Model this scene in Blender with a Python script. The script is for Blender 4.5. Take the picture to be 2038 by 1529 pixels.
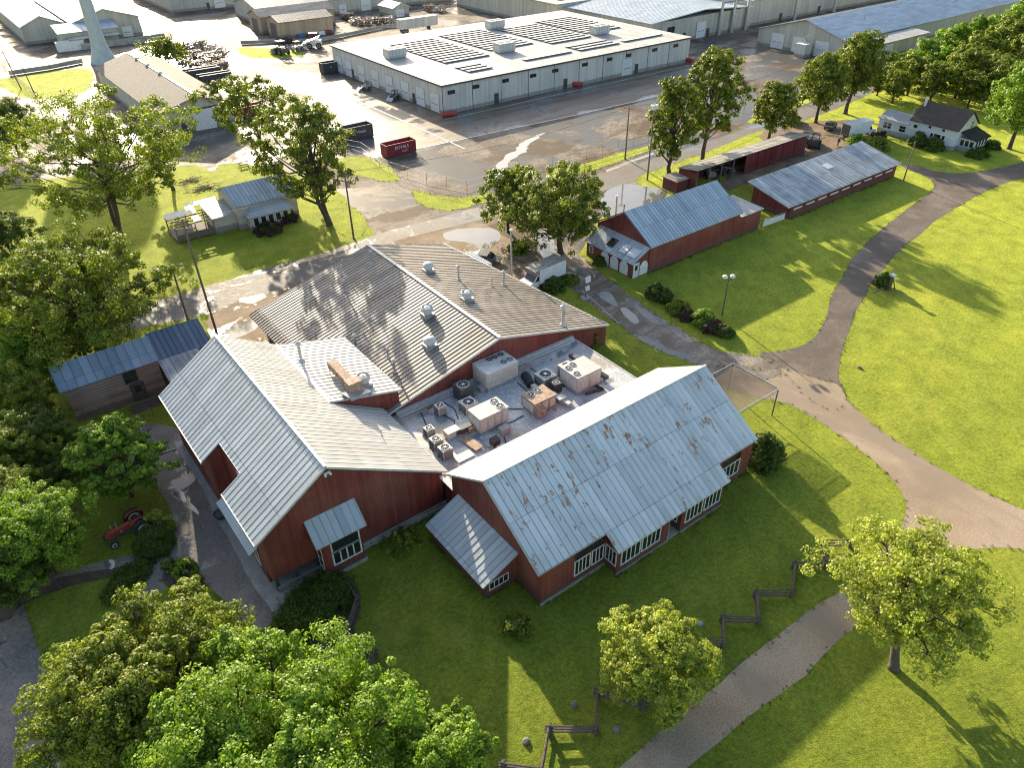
import bpy, bmesh, math, random
import numpy as np
from mathutils import Vector, Matrix, noise
from mathutils.geometry import tessellate_polygon
R = math.radians
for o in list(bpy.data.objects): bpy.data.objects.remove(o)
SC = bpy.context.scene
COL = SC.collection

# ---------------- camera (aerial, 48 m up) ----------------
H = 48.0; F = 1481.0; CX, CY = 1019.0, 764.5
def _axes():
    p, r, y = R(35.7), R(-0.62), R(-36.97)
    fw = Vector((0, math.cos(p), -math.sin(p))); r0 = Vector((1, 0, 0)); u0 = r0.cross(fw)
    ri = math.cos(r)*r0 + math.sin(r)*u0; up = -math.sin(r)*r0 + math.cos(r)*u0
    M = Matrix.Rotation(y, 3, 'Z'); return M@fw, M@ri, M@up
FW, RI, UP = _axes()
cd = bpy.data.cameras.new('camera'); cam = bpy.data.objects.new('camera', cd); COL.objects.link(cam)
cd.sensor_width = 36; cd.lens = F/2038*36; cd.clip_end = 5000; cd.clip_start = 0.5
m3 = Matrix((RI, UP, -FW)).transposed()
cam.matrix_world = Matrix.Translation((0, 0, H)) @ m3.to_4x4()
SC.camera = cam

# ---------------- sky, sun, exposure ----------------
SUN_AZ, SUN_EL = 76.5, 17.5
w = bpy.data.worlds.new("World"); SC.world = w; w.use_nodes = True
nt = w.node_tree; bg = nt.nodes['Background']; st = nt.nodes.new('ShaderNodeTexSky')
st.sky_type = 'NISHITA'; st.sun_disc = False; st.sun_elevation = R(SUN_EL); st.sun_rotation = R(90-SUN_AZ)
st.air_density = 1.0; st.dust_density = 2.0; st.ozone_density = 1.0
nt.links.new(st.outputs[0], bg.inputs[0]); bg.inputs[1].default_value = 0.125
sl = bpy.data.lights.new('sun', 'SUN'); sun = bpy.data.objects.new('sun', sl); COL.objects.link(sun)
sl.energy = 5.0; sl.angle = R(0.5); sl.color = (1.0, 0.86, 0.63)
sd = Vector((math.cos(R(SUN_EL))*math.cos(R(SUN_AZ)), math.cos(R(SUN_EL))*math.sin(R(SUN_AZ)), math.sin(R(SUN_EL))))
sun.rotation_euler = sd.to_track_quat('Z', 'Y').to_euler(); sun.location = (0, 0, 100)
SC.view_settings.view_transform = 'Standard'; SC.view_settings.look = 'None'
SC.view_settings.exposure = 1.45; SC.view_settings.gamma = 1
try: SC.cycles.filter_width = 1.1
except Exception: pass

# ---------------- picture point -> point in the place ----------------
def ray(x, y): return FW*F + RI*(x-CX) - UP*(y-CY)
def G(x, y, z=0.0):
    d = ray(x, y); return Vector((0, 0, H)) + d*((H-z)/-d.z)
def AX(x, y, X):      # point on the plane x = X
    d = ray(x, y); return Vector((0, 0, H)) + d*(X/d.x)
def AY(x, y, Y):
    d = ray(x, y); return Vector((0, 0, H)) + d*(Y/d.y)
def APL(x, y, p0, p1, p2):
    n = (p1-p0).cross(p2-p0); d = ray(x, y); o = Vector((0, 0, H)); return o + d*(n.dot(p0-o)/n.dot(d))

# ---------------- object helpers ----------------
ORG = {}
def tag(o, label=None, cat=None, group=None, kind=None):
    if label: o['label'] = label
    if cat: o['category'] = cat
    if group: o['group'] = group
    if kind: o['kind'] = kind
    return o
def thing(name, label, cat, loc=(0, 0, 0), group=None, rz=0):
    o = bpy.data.objects.new(name, None); COL.objects.link(o); o.empty_display_size = .3
    o.location = loc; o.rotation_euler = (0, 0, rz); ORG[o.name] = Vector(loc)
    return tag(o, label, cat, group)
class MB:
    def __init__(s): s.v = []; s.f = []
    def add(s, vs, fs):
        n = len(s.v); s.v += [tuple(v) for v in vs]; s.f += [tuple(i+n for i in f) for f in fs]; return s
    def box(s, x0, x1, y0, y1, z0, z1):
        return s.add([(x0,y0,z0),(x1,y0,z0),(x1,y1,z0),(x0,y1,z0),(x0,y0,z1),(x1,y0,z1),(x1,y1,z1),(x0,y1,z1)],
            [(3,2,1,0),(4,5,6,7),(0,1,5,4),(1,2,6,5),(2,3,7,6),(3,0,4,7)])
    def cbox(s, c, sx, sy, sz): return s.box(c[0]-sx/2, c[0]+sx/2, c[1]-sy/2, c[1]+sy/2, c[2]-sz/2, c[2]+sz/2)
    def obox(s, c, ax, ay, az):   # half axes
        c, ax, ay, az = map(Vector, (c, ax, ay, az))
        vs = [c-ax-ay-az, c+ax-ay-az, c+ax+ay-az, c-ax+ay-az, c-ax-ay+az, c+ax-ay+az, c+ax+ay+az, c-ax+ay+az]
        return s.add(vs, [(3,2,1,0),(4,5,6,7),(0,1,5,4),(1,2,6,5),(2,3,7,6),(3,0,4,7)])
    def bar(s, a, b, w, h=None, up=(0, 0, 1)):
        a, b = Vector(a), Vector(b); d = b-a; L = d.length
        if L < 1e-6: return s
        d.normalize(); u = Vector(up)
        if abs(d.dot(u)) > .98: u = Vector((1, 0, 0))
        sd = d.cross(u).normalized(); u = sd.cross(d)
        return s.obox((a+b)/2, d*L/2, sd*w/2, u*(h or w)/2)
    def tube(s, pts, rs, n=8, cap=True):
        pts = [Vector(p) for p in pts]; rings = []
        if not isinstance(rs, (list, tuple)): rs = [rs]*len(pts)
        ref = None; base = len(s.v)
        for i, p in enumerate(pts):
            t = (pts[min(i+1, len(pts)-1)]-pts[max(i-1, 0)]).normalized()
            if ref is None: ref = Vector((1, 0, 0)) if abs(t.x) < .9 else Vector((0, 1, 0))
            a = (ref - t*ref.dot(t)).normalized(); ref = a; b = t.cross(a)
            for k in range(n):
                q = 2*math.pi*k/n; s.v.append(tuple(p + (a*math.cos(q)+b*math.sin(q))*rs[i]))
        for i in range(len(pts)-1):
            for k in range(n):
                a0 = base+i*n+k; a1 = base+i*n+(k+1) % n; s.f.append((a0, a1, a1+n, a0+n))
        if cap:
            s.f.append(tuple(base+k for k in range(n))[::-1]); s.f.append(tuple(base+(len(pts)-1)*n+k for k in range(n)))
        return s
    def cyl(s, c, r, h, n=16, r2=None): c = Vector(c); return s.tube([c, c+Vector((0, 0, h))], [r, r if r2 is None else r2], n)
    def lathe(s, c, prof, n=20):
        base = len(s.v); c = Vector(c)
        for r, z in prof:
            for k in range(n):
                q = 2*math.pi*k/n; s.v.append((c.x+r*math.cos(q), c.y+r*math.sin(q), c.z+z))
        for i in range(len(prof)-1):
            for k in range(n):
                a0 = base+i*n+k; a1 = base+i*n+(k+1) % n; s.f.append((a0, a1, a1+n, a0+n))
        s.f.append(tuple(base+k for k in range(n))[::-1]); s.f.append(tuple(base+(len(prof)-1)*n+k for k in range(n)))
        return s
    def ell(s, c, rx, ry, rz, nu=16, nv=10, jit=0, seed=0):
        base = len(s.v); rnd = random.Random(seed)
        for i in range(nv+1):
            t = math.pi*i/nv
            for k in range(nu):
                q = 2*math.pi*k/nu; j = 1+rnd.uniform(-jit, jit)
                s.v.append((c[0]+rx*j*math.sin(t)*math.cos(q), c[1]+ry*j*math.sin(t)*math.sin(q), c[2]+rz*j*math.cos(t)))
        for i in range(nv):
            for k in range(nu):
                a0 = base+i*nu+k; a1 = base+i*nu+(k+1) % nu; s.f.append((a0, a0+nu, a1+nu, a1))
        return s
    def slab(s, pts, t=.12):
        pts = [Vector(p) for p in pts]; n = len(pts)
        if (pts[1]-pts[0]).cross(pts[2]-pts[0]).z < 0: pts = pts[::-1]
        lo = [p-Vector((0, 0, t)) for p in pts]
        return s.add(pts+lo, [tuple(range(n)), tuple(range(2*n-1, n-1, -1))]+[(i, i+n, (i+1) % n+n, (i+1) % n) for i in range(n)])
    def pry(s, prof, y0, y1):     # profile (x,z) extruded along y
        n = len(prof); vs = [(x, y0, z) for x, z in prof]+[(x, y1, z) for x, z in prof]
        return s.add(vs, [tuple(range(n)), tuple(range(2*n-1, n-1, -1))]+[(i, i+n, (i+1) % n+n, (i+1) % n) for i in range(n)])
    def prx(s, prof, x0, x1):
        n = len(prof); vs = [(x0, y, z) for y, z in prof]+[(x1, y, z) for y, z in prof]
        return s.add(vs, [tuple(range(n)), tuple(range(2*n-1, n-1, -1))]+[(i, i+n, (i+1) % n+n, (i+1) % n) for i in range(n)])
    def ribs(s, e0, e1, r0, r1, sp, hh=.05, ww=.05):
        e0, e1, r0, r1 = map(Vector, (e0, e1, r0, r1)); n = max(1, round((e1-e0).length/sp))
        nm = (e1-e0).cross(r0-e0).normalized()
        if nm.z < 0: nm = -nm
        for i in range(n+1):
            t = min(max(i/n, .003), .997); a = e0.lerp(e1, t); b = r0.lerp(r1, t)
            s.bar(a.lerp(b, .003)+nm*(hh/2), a.lerp(b, .997)+nm*(hh/2), ww, hh, nm)
        return s
    def build(s, name, mat, parent=None, smooth=False, label=None):
        me = bpy.data.meshes.new(name)
        off = ORG.get(parent.name, Vector()) if parent is not None else Vector()
        me.from_pydata([(v[0]-off.x, v[1]-off.y, v[2]-off.z) for v in s.v], [], s.f)
        bm = bmesh.new(); bm.from_mesh(me); bmesh.ops.recalc_face_normals(bm, faces=bm.faces); bm.to_mesh(me); bm.free()
        me.materials.append(mat)
        if smooth: me.polygons.foreach_set('use_smooth', [True]*len(me.polygons))
        o = bpy.data.objects.new(name, me); COL.objects.link(o)
        if parent is not None: o.parent = parent; ORG[o.name] = off
        if label: o['label'] = label
        return o
def kids(o): return [c for c in ALLKIDS(o)]
def ALLKIDS(o): return [c for c in bpy.data.objects if c.parent == o]
def dup(root, loc, rz=0, scale=1, label=None, _k={}):
    if root.name not in _k: _k[root.name] = [(c, ALLKIDS(c)) for c in ALLKIDS(root)]
    r = root.copy(); COL.objects.link(r); r.location = loc; r.rotation_euler = (0, 0, rz)
    r.scale = (scale,)*3 if not isinstance(scale, tuple) else scale
    if label: r['label'] = label
    for c, gs in _k[root.name]:
        c2 = c.copy(); COL.objects.link(c2); c2.parent = r
        for g in gs: g2 = g.copy(); COL.objects.link(g2); g2.parent = c2
    return r
def place(root, first, loc, rz=0, scale=1, label=None):
    if first:
        root.location = loc; root.rotation_euler = (0, 0, rz); root.scale = (scale,)*3 if not isinstance(scale, tuple) else scale
        if label: root['label'] = label
        return root
    return dup(root, loc, rz, scale, label)

# ---------------- materials ----------------
def _mat(name):
    m = bpy.data.materials.new(name); m.use_nodes = True; t = m.node_tree
    return m, t, t.nodes['Principled BSDF'], t.nodes.new, t.links.new
def c4(c): return (c[0], c[1], c[2], 1)
def _noise(t, vec, scale, detail=4, rough=.6, dist=0):
    n = t.nodes.new('ShaderNodeTexNoise'); n.inputs['Scale'].default_value = scale
    n.inputs['Detail'].default_value = detail; n.inputs['Roughness'].default_value = rough; n.inputs['Distortion'].default_value = dist
    if vec: t.links.new(vec, n.inputs['Vector'])
    return n.outputs['Fac']
def _ramp(t, fac, stops):
    r = t.nodes.new('ShaderNodeValToRGB'); e = r.color_ramp.elements
    while len(e) < len(stops): e.new(.5)
    for el, (p, c) in zip(e, stops):
        el.position = p; el.color = c4(c) if isinstance(c, (tuple, list)) else (c, c, c, 1)
    t.links.new(fac, r.inputs[0]); return r.outputs[0]
def _mix(t, fac, a, b, mode='MIX'):
    m = t.nodes.new('ShaderNodeMix'); m.data_type = 'RGBA'; m.blend_type = mode
    for i, x in ((0, fac), (6, a), (7, b)):
        if isinstance(x, (int, float)): m.inputs[i].default_value = x
        elif isinstance(x, tuple): m.inputs[i].default_value = c4(x)
        else: t.links.new(x, m.inputs[i])
    return m.outputs[2]
def _math(t, op, a, b=None, c=None):
    m = t.nodes.new('ShaderNodeMath'); m.operation = op
    for i, x in enumerate((a, b, c)):
        if x is None: continue
        if isinstance(x, (int, float)): m.inputs[i].default_value = x
        else: t.links.new(x, m.inputs[i])
    return m.outputs[0]
def _map(t, sc=(1, 1, 1), rot=(0, 0, 0), coord='Object'):
    tc = t.nodes.new('ShaderNodeTexCoord'); mp = t.nodes.new('ShaderNodeMapping')
    mp.inputs['Scale'].default_value = sc; mp.inputs['Rotation'].default_value = rot
    if coord == 'World':
        g = t.nodes.new('ShaderNodeNewGeometry'); t.links.new(g.outputs['Position'], mp.inputs[0])
    else: t.links.new(tc.outputs[coord], mp.inputs[0])
    return mp.outputs[0]
def _bump(t, b, h, s=.4, d=.03):
    n = t.nodes.new('ShaderNodeBump'); n.inputs['Strength'].default_value = s; n.inputs['Distance'].default_value = d
    t.links.new(h, n.inputs['Height']); t.links.new(n.outputs[0], b.inputs['Normal'])
def pm(name, c1, c2=None, sc=1.5, rough=.7, metal=0, lo=.35, hi=.65, bump=0, bsc=12, sp=.5, stretch=(1, 1, 1)):
    m, t, b, N, L = _mat(name); v = _map(t, stretch)
    c2 = c2 or tuple(x*.8 for x in c1)
    a = _ramp(t, _noise(t, v, sc, 5), [(lo, c1), (hi, c2)])
    L(a, b.inputs['Base Color']); b.inputs['Roughness'].default_value = rough; b.inputs['Metallic'].default_value = metal
    b.inputs['Specular IOR Level'].default_value = sp
    if bump: _bump(t, b, _noise(t, v, bsc, 3), bump)
    return m
def roofmat(name, c1, c2, line, axis, sp, rust=0, rough=.45, metal=.0, streak=.25, phase=0, rustc=(.16, .05, .02), lw=.1):
    # axis = axis ACROSS which the seams repeat ; world coordinates
    m, t, b, N, L = _mat(name); v = _map(t, coord='World'); sx = N('ShaderNodeSeparateXYZ'); L(v, sx.inputs[0])
    ax = sx.outputs['XYZ'.index(axis)]
    st_ = (3, .25, 1) if axis == 'X' else (.25, 3, 1)
    vs = _map(t, st_, coord='World')
    n1 = _noise(t, vs, .5, 6, .65); n2 = _noise(t, v, .35, 4)
    col = _ramp(t, n1, [(.3, c1), (.7, c2)])
    col = _mix(t, _math(t, 'MULTIPLY', _ramp(t, n2, [(.4, 0.), (.7, 1.)]), streak), col, tuple(x*.55 for x in c2))
    fr = _math(t, 'FRACT', _math(t, 'MULTIPLY_ADD', ax, 1/sp, phase)); ln = _math(t, 'LESS_THAN', fr, lw)
    # sheet laps across the slope
    col = _mix(t, _math(t, 'MULTIPLY', ln, .75), col, line)
    cell = _math(t, 'FLOOR', _math(t, 'MULTIPLY_ADD', ax, 1/sp, phase)); oth = sx.outputs['XYZ'.index('Y' if axis == 'X' else 'X')]; lap = _math(t, 'MULTIPLY_ADD', oth, 1/3.7, .37)
    wn = N('ShaderNodeTexWhiteNoise'); wn.noise_dimensions = '1D'; L(_math(t, 'MULTIPLY_ADD', _math(t, 'FLOOR', lap), 37.3, cell), wn.inputs['W'])
    lp = _math(t, 'LESS_THAN', _math(t, 'FRACT', lap), .02); col = _mix(t, _math(t, 'MULTIPLY', lp, .45), col, line)
    col = _mix(t, .24, col, _ramp(t, wn.outputs[0], [(0, (.02, .02, .02)), (1, (1, 1, 1))]), 'SOFT_LIGHT')
    if rust:
        vs = _map(t, (1.4, .35, 1) if axis == 'X' else (.35, 1.4, 1), coord='World')
        r1 = _noise(t, vs, 1.1, 6, .75); r2 = _noise(t, v, .14, 2)
        msk = _ramp(t, _math(t, 'ADD', r1, _math(t, 'MULTIPLY', _math(t, 'SUBTRACT', r2, .5), .18)), [(.75-rust, 0.), (.79-rust, 1.)])
        col = _mix(t, msk, col, _mix(t, r1, rustc, (.42, .25, .13)))
    L(col, b.inputs['Base Color']); b.inputs['Metallic'].default_value = metal
    L(_ramp(t, n1, [(.3, rough-.08), (.7, rough+.14)]), b.inputs['Roughness'])
    _bump(t, b, _noise(t, vs, 1.3, 4), .25, .05)
    return m
def boards(name, c1, c2, axis='X', sp=.2, horiz=False, dark=.4, wear=(.35, .2, .15), wearamt=.5):
    m, t, b, N, L = _mat(name); v = _map(t, coord='World'); sx = N('ShaderNodeSeparateXYZ'); L(v, sx.inputs[0])
    ax = sx.outputs[2] if horiz else _math(t, 'ADD', sx.outputs[0], sx.outputs[1])
    vs = _map(t, (.3, .3, 4) if horiz else (4, 4, .35), coord='World')
    n1 = _noise(t, vs, 1.2, 6, .7); col = _ramp(t, n1, [(.25, c1), (.75, c2)])
    cell = _math(t, 'FLOOR', _math(t, 'MULTIPLY', ax, 1/sp)); wn = N('ShaderNodeTexWhiteNoise'); wn.noise_dimensions = '1D'; L(cell, wn.inputs['W'])
    col = _mix(t, .35, col, _ramp(t, wn.outputs[0], [(0, (.15, .15, .15)), (1, (.85, .85, .85))]), 'SOFT_LIGHT')
    w2 = _noise(t, v, 2.3, 7, .8)
    col = _mix(t, _ramp(t, w2, [(.62, 0.), (.78, wearamt)]), col, wear)
    w3 = _noise(t, v, .22, 4); col = _mix(t, _ramp(t, w3, [(.45, 0.), (.7, .30)]), col, wear)
    dz = _math(t, 'ADD', sx.outputs[2], _math(t, 'MULTIPLY', w2, -1.6)); col = _mix(t, _ramp(t, dz, [(0.0, .55), (.12, 0.)]), col, (.09, .065, .05))
    fr = _math(t, 'FRACT', _math(t, 'MULTIPLY', ax, 1/sp)); ln = _math(t, 'LESS_THAN', fr, .13)
    col = _mix(t, _math(t, 'MULTIPLY', ln, dark), col, (.02, .01, .01))
    L(col, b.inputs['Base Color']); b.inputs['Roughness'].default_value = .8
    _bump(t, b, _noise(t, vs, 3, 4), .3, .03)
    return m
def ground(name, cols, sc=.12, fsc=3, rough=(.6, .9), wet=None, wetc=None, wets=.05, bump=.5, stripes=None, bd=.04, wrough=.12, stretch=(1, 1, 1), fine=.5, wetrot=0, spec=.4, patch=None, pth=.58, psc=.25, pst=(1, 1, 1), prot=0):
    m, t, b, N, L = _mat(name); b.inputs['Specular IOR Level'].default_value = spec; v = _map(t, coord='World')
    n1 = _noise(t, _map(t, stretch, coord='World'), sc, 6, .6); nf = _noise(t, v, fsc, 5, .75); ng = _noise(t, v, fsc*4.5, 2, .7)
    col = _ramp(t, n1, [(.3, cols[0]), (.52, cols[1]), (.7, cols[2])])
    col = _mix(t, fine, col, _ramp(t, nf, [(.3, (.0, .0, .0)), (.7, (1, 1, 1))]), 'OVERLAY')
    col = _mix(t, fine*.8, col, _ramp(t, ng, [(.35, (.0, .0, .0)), (.65, (1, 1, 1))]), 'OVERLAY')
    if patch:
        pn = _math(t, 'ADD', _noise(t, _map(t, pst, (0, 0, prot), coord='World'), psc, 7, .68, .4), _math(t, 'MULTIPLY', _math(t, 'SUBTRACT', nf, .5), .12))
        col = _mix(t, _ramp(t, pn, [(pth-.05, 0.), (pth+.04, .8)]), col, patch)
    rg = _ramp(t, nf, [(.3, rough[0]), (.7, rough[1])])
    h = _math(t, 'ADD', nf, _math(t, 'MULTIPLY', ng, .5)); bs = None
    if wet is not None:
        wv = _map(t, (1, .45, 1) if wetrot else (1, 1, 1), (0, 0, wetrot), coord='World')
        wn = _math(t, 'ADD', _noise(t, wv, wets, 6, .62, .6), _math(t, 'MULTIPLY', _math(t, 'SUBTRACT', nf, .5), .06))
        mk = _ramp(t, wn, [(wet-.03, 1.), (wet+.02, 0.)])
        col = _mix(t, mk, col, wetc); rg = _mix(t, mk, rg, (wrough,)*3)
        h = _math(t, 'MULTIPLY', h, _math(t, 'SUBTRACT', 1.0, mk))
    if stripes:
        sv = _map(t, (1, 1, 1), (0, 0, stripes), coord='World'); wv = N('ShaderNodeTexWave'); wv.inputs['Scale'].default_value = .16; wv.inputs['Distortion'].default_value = 6; wv.inputs['Detail'].default_value = 4
        L(sv, wv.inputs[0]); col = _mix(t, .10, col, _ramp(t, wv.outputs['Fac'], [(.2, (.25, .25, .25)), (.8, (.75, .75, .75))]), 'OVERLAY'); col = _mix(t, .35, col, _ramp(t, _noise(t, v, .45, 5, .7), [(.3, (.25, .3, .2)), (.7, (.75, .7, .75))]), 'OVERLAY')
    L(col, b.inputs['Base Color']); L(rg, b.inputs['Roughness'])
    _bump(t, b, h, bump, bd)
    return m
def leafmat(name, c1, c2, c3, tr=.45):
    m, t, b, N, L = _mat(name); g = N('ShaderNodeNewGeometry'); v = _map(t)
    col = _ramp(t, g.outputs['Random Per Island'], [(0, c1), (.5, c2), (1, c3)])
    col = _mix(t, .35, col, _ramp(t, _noise(t, v, .5, 3), [(.35, (.25, .25, .25)), (.65, (.75, .75, .75))]), 'OVERLAY')
    L(col, b.inputs['Base Color']); b.inputs['Roughness'].default_value = .55; b.inputs['Specular IOR Level'].default_value = .3
    tl = N('ShaderNodeBsdfTranslucent'); L(_mix(t, 1.0, col, (1.35, 1.45, .55), 'MULTIPLY'), tl.inputs[0])
    mx = N('ShaderNodeMixShader'); mx.inputs[0].default_value = tr; L(b.outputs[0], mx.inputs[1]); L(tl.outputs[0], mx.inputs[2])
    L(mx.outputs[0], t.nodes['Material Output'].inputs[0]); return m

RED1, RED2 = (.225, .042, .028), (.135, .028, .020)
M = {}
M['red'] = boards('red_boards', RED1, RED2, sp=.22, wear=(.34, .17, .12), wearamt=.7, dark=.55)
M['redtrim'] = pm('red_trim', (.16, .03, .022), (.10, .02, .015), 2)
M['redshed'] = boards('red_boards_aged', (.17, .022, .022), (.11, .018, .018), sp=.9, wear=(.25, .12, .10), dark=.6)
M['white'] = pm('white_paint', (.72, .72, .70), (.55, .55, .52), 3, rough=.5)
M['glass'] = pm('window_glass', (.012, .016, .018), (.03, .035, .035), .8, rough=.08, sp=.8)
M['trimlight'] = pm('roof_flashing', (.55, .55, .53), (.42, .42, .40), 2, rough=.45)
M['roofM1'] = roofmat('metal_roof_ribbed', (.46, .48, .48), (.38, .40, .40), (.08, .085, .09), 'Y', .62, rust=.05, lw=.13, phase=-67.58)
M['roofM2'] = roofmat('metal_roof_tan', (.33, .275, .215), (.25, .21, .17), (.07, .055, .045), 'Y', .5471, rust=.0, lw=.2, streak=.5, phase=-96.5)
M['roofM3'] = roofmat('metal_roof_blue_grey', (.60, .62, .61), (.50, .53, .53), (.15, .16, .17), 'X', .6143, rust=.165, lw=.09, phase=-38.42)
M['roofM3b'] = roofmat('metal_roof_worn_sunlit_tone', (.50, .48, .44), (.40, .38, .35), (.20, .17, .14), 'X', .62, rust=.10, lw=.06)  # sun-facing slope of the same roof: sunlit tone in the base, plus rust
M['roofS'] = roofmat('metal_roof_pale', (.42, .46, .48), (.36, .40, .42), (.12, .14, .15), 'X', .6, lw=.06)
M['roofSy'] = roofmat('metal_roof_pale_cross', (.46, .49, .50), (.38, .42, .43), (.12, .14, .15), 'Y', .6, lw=.06)
M['roofR1'] = roofmat('metal_roof_blue', (.40, .46, .52), (.34, .40, .45), (.11, .13, .16), 'X', .6, lw=.14)
M['roofR2'] = roofmat('metal_roof_weathered', (.46, .48, .49), (.26, .28, .29), (.14, .14, .14), 'X', .9, rust=.02, streak=.7, lw=.08)
M['roofR3'] = roofmat('rusty_barn_roof', (.36, .34, .30), (.26, .25, .23), (.1, .08, .06), 'X', .9, rust=.16, streak=.6, lw=.06)
M['roofdark'] = roofmat('dark_metal_roof', (.13, .18, .24), (.10, .14, .19), (.04, .05, .07), 'X', .6, lw=.12)
M['rooflog'] = roofmat('cabin_metal_roof', (.26, .33, .38), (.20, .27, .32), (.06, .08, .09), 'X', .9, rust=.05, lw=.07)
M['roofwh'] = roofmat('warehouse_roof_white', (.40, .385, .355), (.34, .33, .31), (.27, .26, .245), 'X', 1.0, lw=.08, rough=.6, streak=.3)
M['roofblue'] = roofmat('warehouse_roof_blue', (.34, .40, .46), (.28, .34, .40), (.18, .22, .26), 'Y', 1.2, lw=.08)
M['shtan'] = pm('shingle_tan', (.26, .225, .185), (.13, .115, .095), 3.2, rough=.95, bump=.8, bsc=7, stretch=(1, 1, 1))
M['shbrown'] = pm('shingle_brown', (.085, .062, .052), (.05, .038, .034), 2.5, rough=.9, bump=.5, bsc=9)
M['shblack'] = pm('shingle_black', (.03, .028, .03), (.02, .018, .02), 2.5, rough=.9, bump=.5)
M['beige'] = boards('beige_metal_siding', (.50, .47, .38), (.42, .40, .33), sp=.5, dark=.18, wear=(.3, .27, .2), wearamt=.25)
M['tan'] = boards('tan_metal_siding', (.42, .32, .21), (.36, .27, .18), sp=.5, dark=.15, wear=(.3, .2, .15), wearamt=.25)
M['grysid'] = boards('grey_metal_siding', (.62, .59, .53), (.54, .52, .46), sp=.5, dark=.14, wear=(.3, .3, .28), wearamt=.3)
M['housew'] = boards('white_siding', (.62, .64, .66), (.54, .57, .60), sp=.16, horiz=True, dark=.3, wear=(.4, .4, .4), wearamt=.2)
M['housec'] = boards('cream_siding', (.56, .50, .40), (.47, .42, .34), sp=.16, horiz=True, dark=.25, wear=(.4, .35, .3), wearamt=.3)
M['log'] = boards('weathered_logs', (.28, .22, .17), (.14, .105, .08), sp=.34, horiz=True, dark=.9, wear=(.52, .46, .38), wearamt=.9)
M['concrete'] = pm('concrete', (.36, .34, .30), (.25, .235, .21), .9, rough=.75, bump=.3, bsc=6)
M['stone'] = pm('foundation_stone', (.36, .34, .30), (.22, .21, .19), 3, rough=.85, bump=.6, bsc=5)
M['membrane'] = ground('flat_roof_membrane', ((.34, .37, .38), (.45, .47, .47), (.56, .55, .52)), sc=.4, fsc=1.2, rough=(.2, .5), bump=.12, fine=.3, patch=(.33, .24, .16), pth=.57, psc=.22, wet=.42, wetc=(.20, .22, .24), wets=.25, wrough=.08)
M['galv'] = pm('galvanised_metal', (.50, .51, .50), (.36, .37, .37), 4, rough=.38, metal=.5)
M['hvac'] = pm('hvac_beige', (.50, .485, .44), (.38, .36, .32), 2.2, rough=.55, bump=.1)
M['hvacw'] = pm('hvac_white', (.58, .57, .53), (.44, .42, .38), 1.8, rough=.5)
M['hvacd'] = pm('hvac_grille_dark', (.05, .05, .048), (.10, .09, .08), 5, rough=.6)
M['rusty'] = pm('rusty_metal', (.26, .13, .065), (.40, .33, .26), 2.4, rough=.8)
M['black'] = pm('black_rubber', (.018, .018, .018), (.03, .03, .03), 4, rough=.8)
M['dark'] = pm('dark_steel', (.045, .045, .048), (.08, .075, .07), 3, rough=.6)
M['pole'] = pm('weathered_pole', (.12, .095, .075), (.20, .165, .13), 6, rough=.9, stretch=(1, 1, .15))
M['oldwood'] = pm('old_fence_wood', (.060, .045, .038), (.13, .10, .08), 5, rough=.9, bump=.5, bsc=14)
M['bark'] = pm('bark', (.10, .078, .06), (.055, .042, .034), 5, rough=.95, bump=.8, bsc=10, stretch=(1, 1, .3))
M['tractor'] = pm('tractor_red', (.36, .045, .020), (.20, .035, .02), 3, rough=.5)
M['dumpred'] = pm('dumpster_red', (.26, .025, .035), (.17, .02, .025), 1.2, rough=.55)
M['dumpblk'] = pm('dumpster_black', (.05, .05, .052), (.08, .078, .075), 1.5, rough=.6)
M['plow'] = pm('plow_red', (.42, .05, .03), (.28, .04, .03), 1.5, rough=.5)
M['vehw'] = pm('vehicle_white', (.74, .74, .72), (.62, .62, .60), .8, rough=.3)
M['vehtop'] = pm('dirty_truck_roof', (.16, .15, .12), (.28, .27, .24), 1.6, rough=.8)
M['blueobj'] = pm('blue_plastic', (.05, .18, .42), (.04, .13, .32), 2, rough=.4)
M['solar'] = pm('solar_panel_sky_tone', (.42, .41, .39), (.36, .355, .34), .3, rough=.4, sp=.4)  # pale base colour paints the sky reflected in the panels
M['gravelpile'] = pm('pile_grey', (.2, .19, .17), (.12, .11, .1), 2, rough=.9, bump=.6)
M['rack'] = pm('panel_rack', (.16, .155, .15), (.12, .12, .115), 1)
M['tower'] = pm('tower_paint', (.42, .47, .48), (.34, .39, .41), .6, rough=.5)
M['skin'] = pm('skin', (.45, .27, .19), (.40, .24, .17), 5)
M['cloth'] = pm('dark_cloth', (.03, .03, .038), (.045, .045, .05), 5, rough=.9)
GR = ((.060, .098, .012), (.095, .130, .014), (.150, .160, .020))
M['grass'] = ground('lawn_grass', GR, sc=.09, fsc=2.6, rough=(.8, 1.0), bump=.9, bd=.10, stripes=R(35), fine=.55, spec=.1, patch=(.17, .175, .03), pth=.62, psc=.10)
gb = M['grass'].node_tree.nodes['Principled BSDF']; _t = M['grass'].node_tree; _v = _map(_t, coord='World'); _n = _math(_t, 'ADD', _math(_t, 'MULTIPLY', _noise(_t, _v, 3.2, 5, .8), .6), _math(_t, 'MULTIPLY', _noise(_t, _v, .35, 5, .7), .4)); _t.links.new(_ramp(_t, _n, [(.36, .08), (.62, .85)]), gb.inputs['Sheen Weight']); gb.inputs['Sheen Roughness'].default_value = .6; gb.inputs['Sheen Tint'].default_value = (.75, .80, .10, 1)
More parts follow.
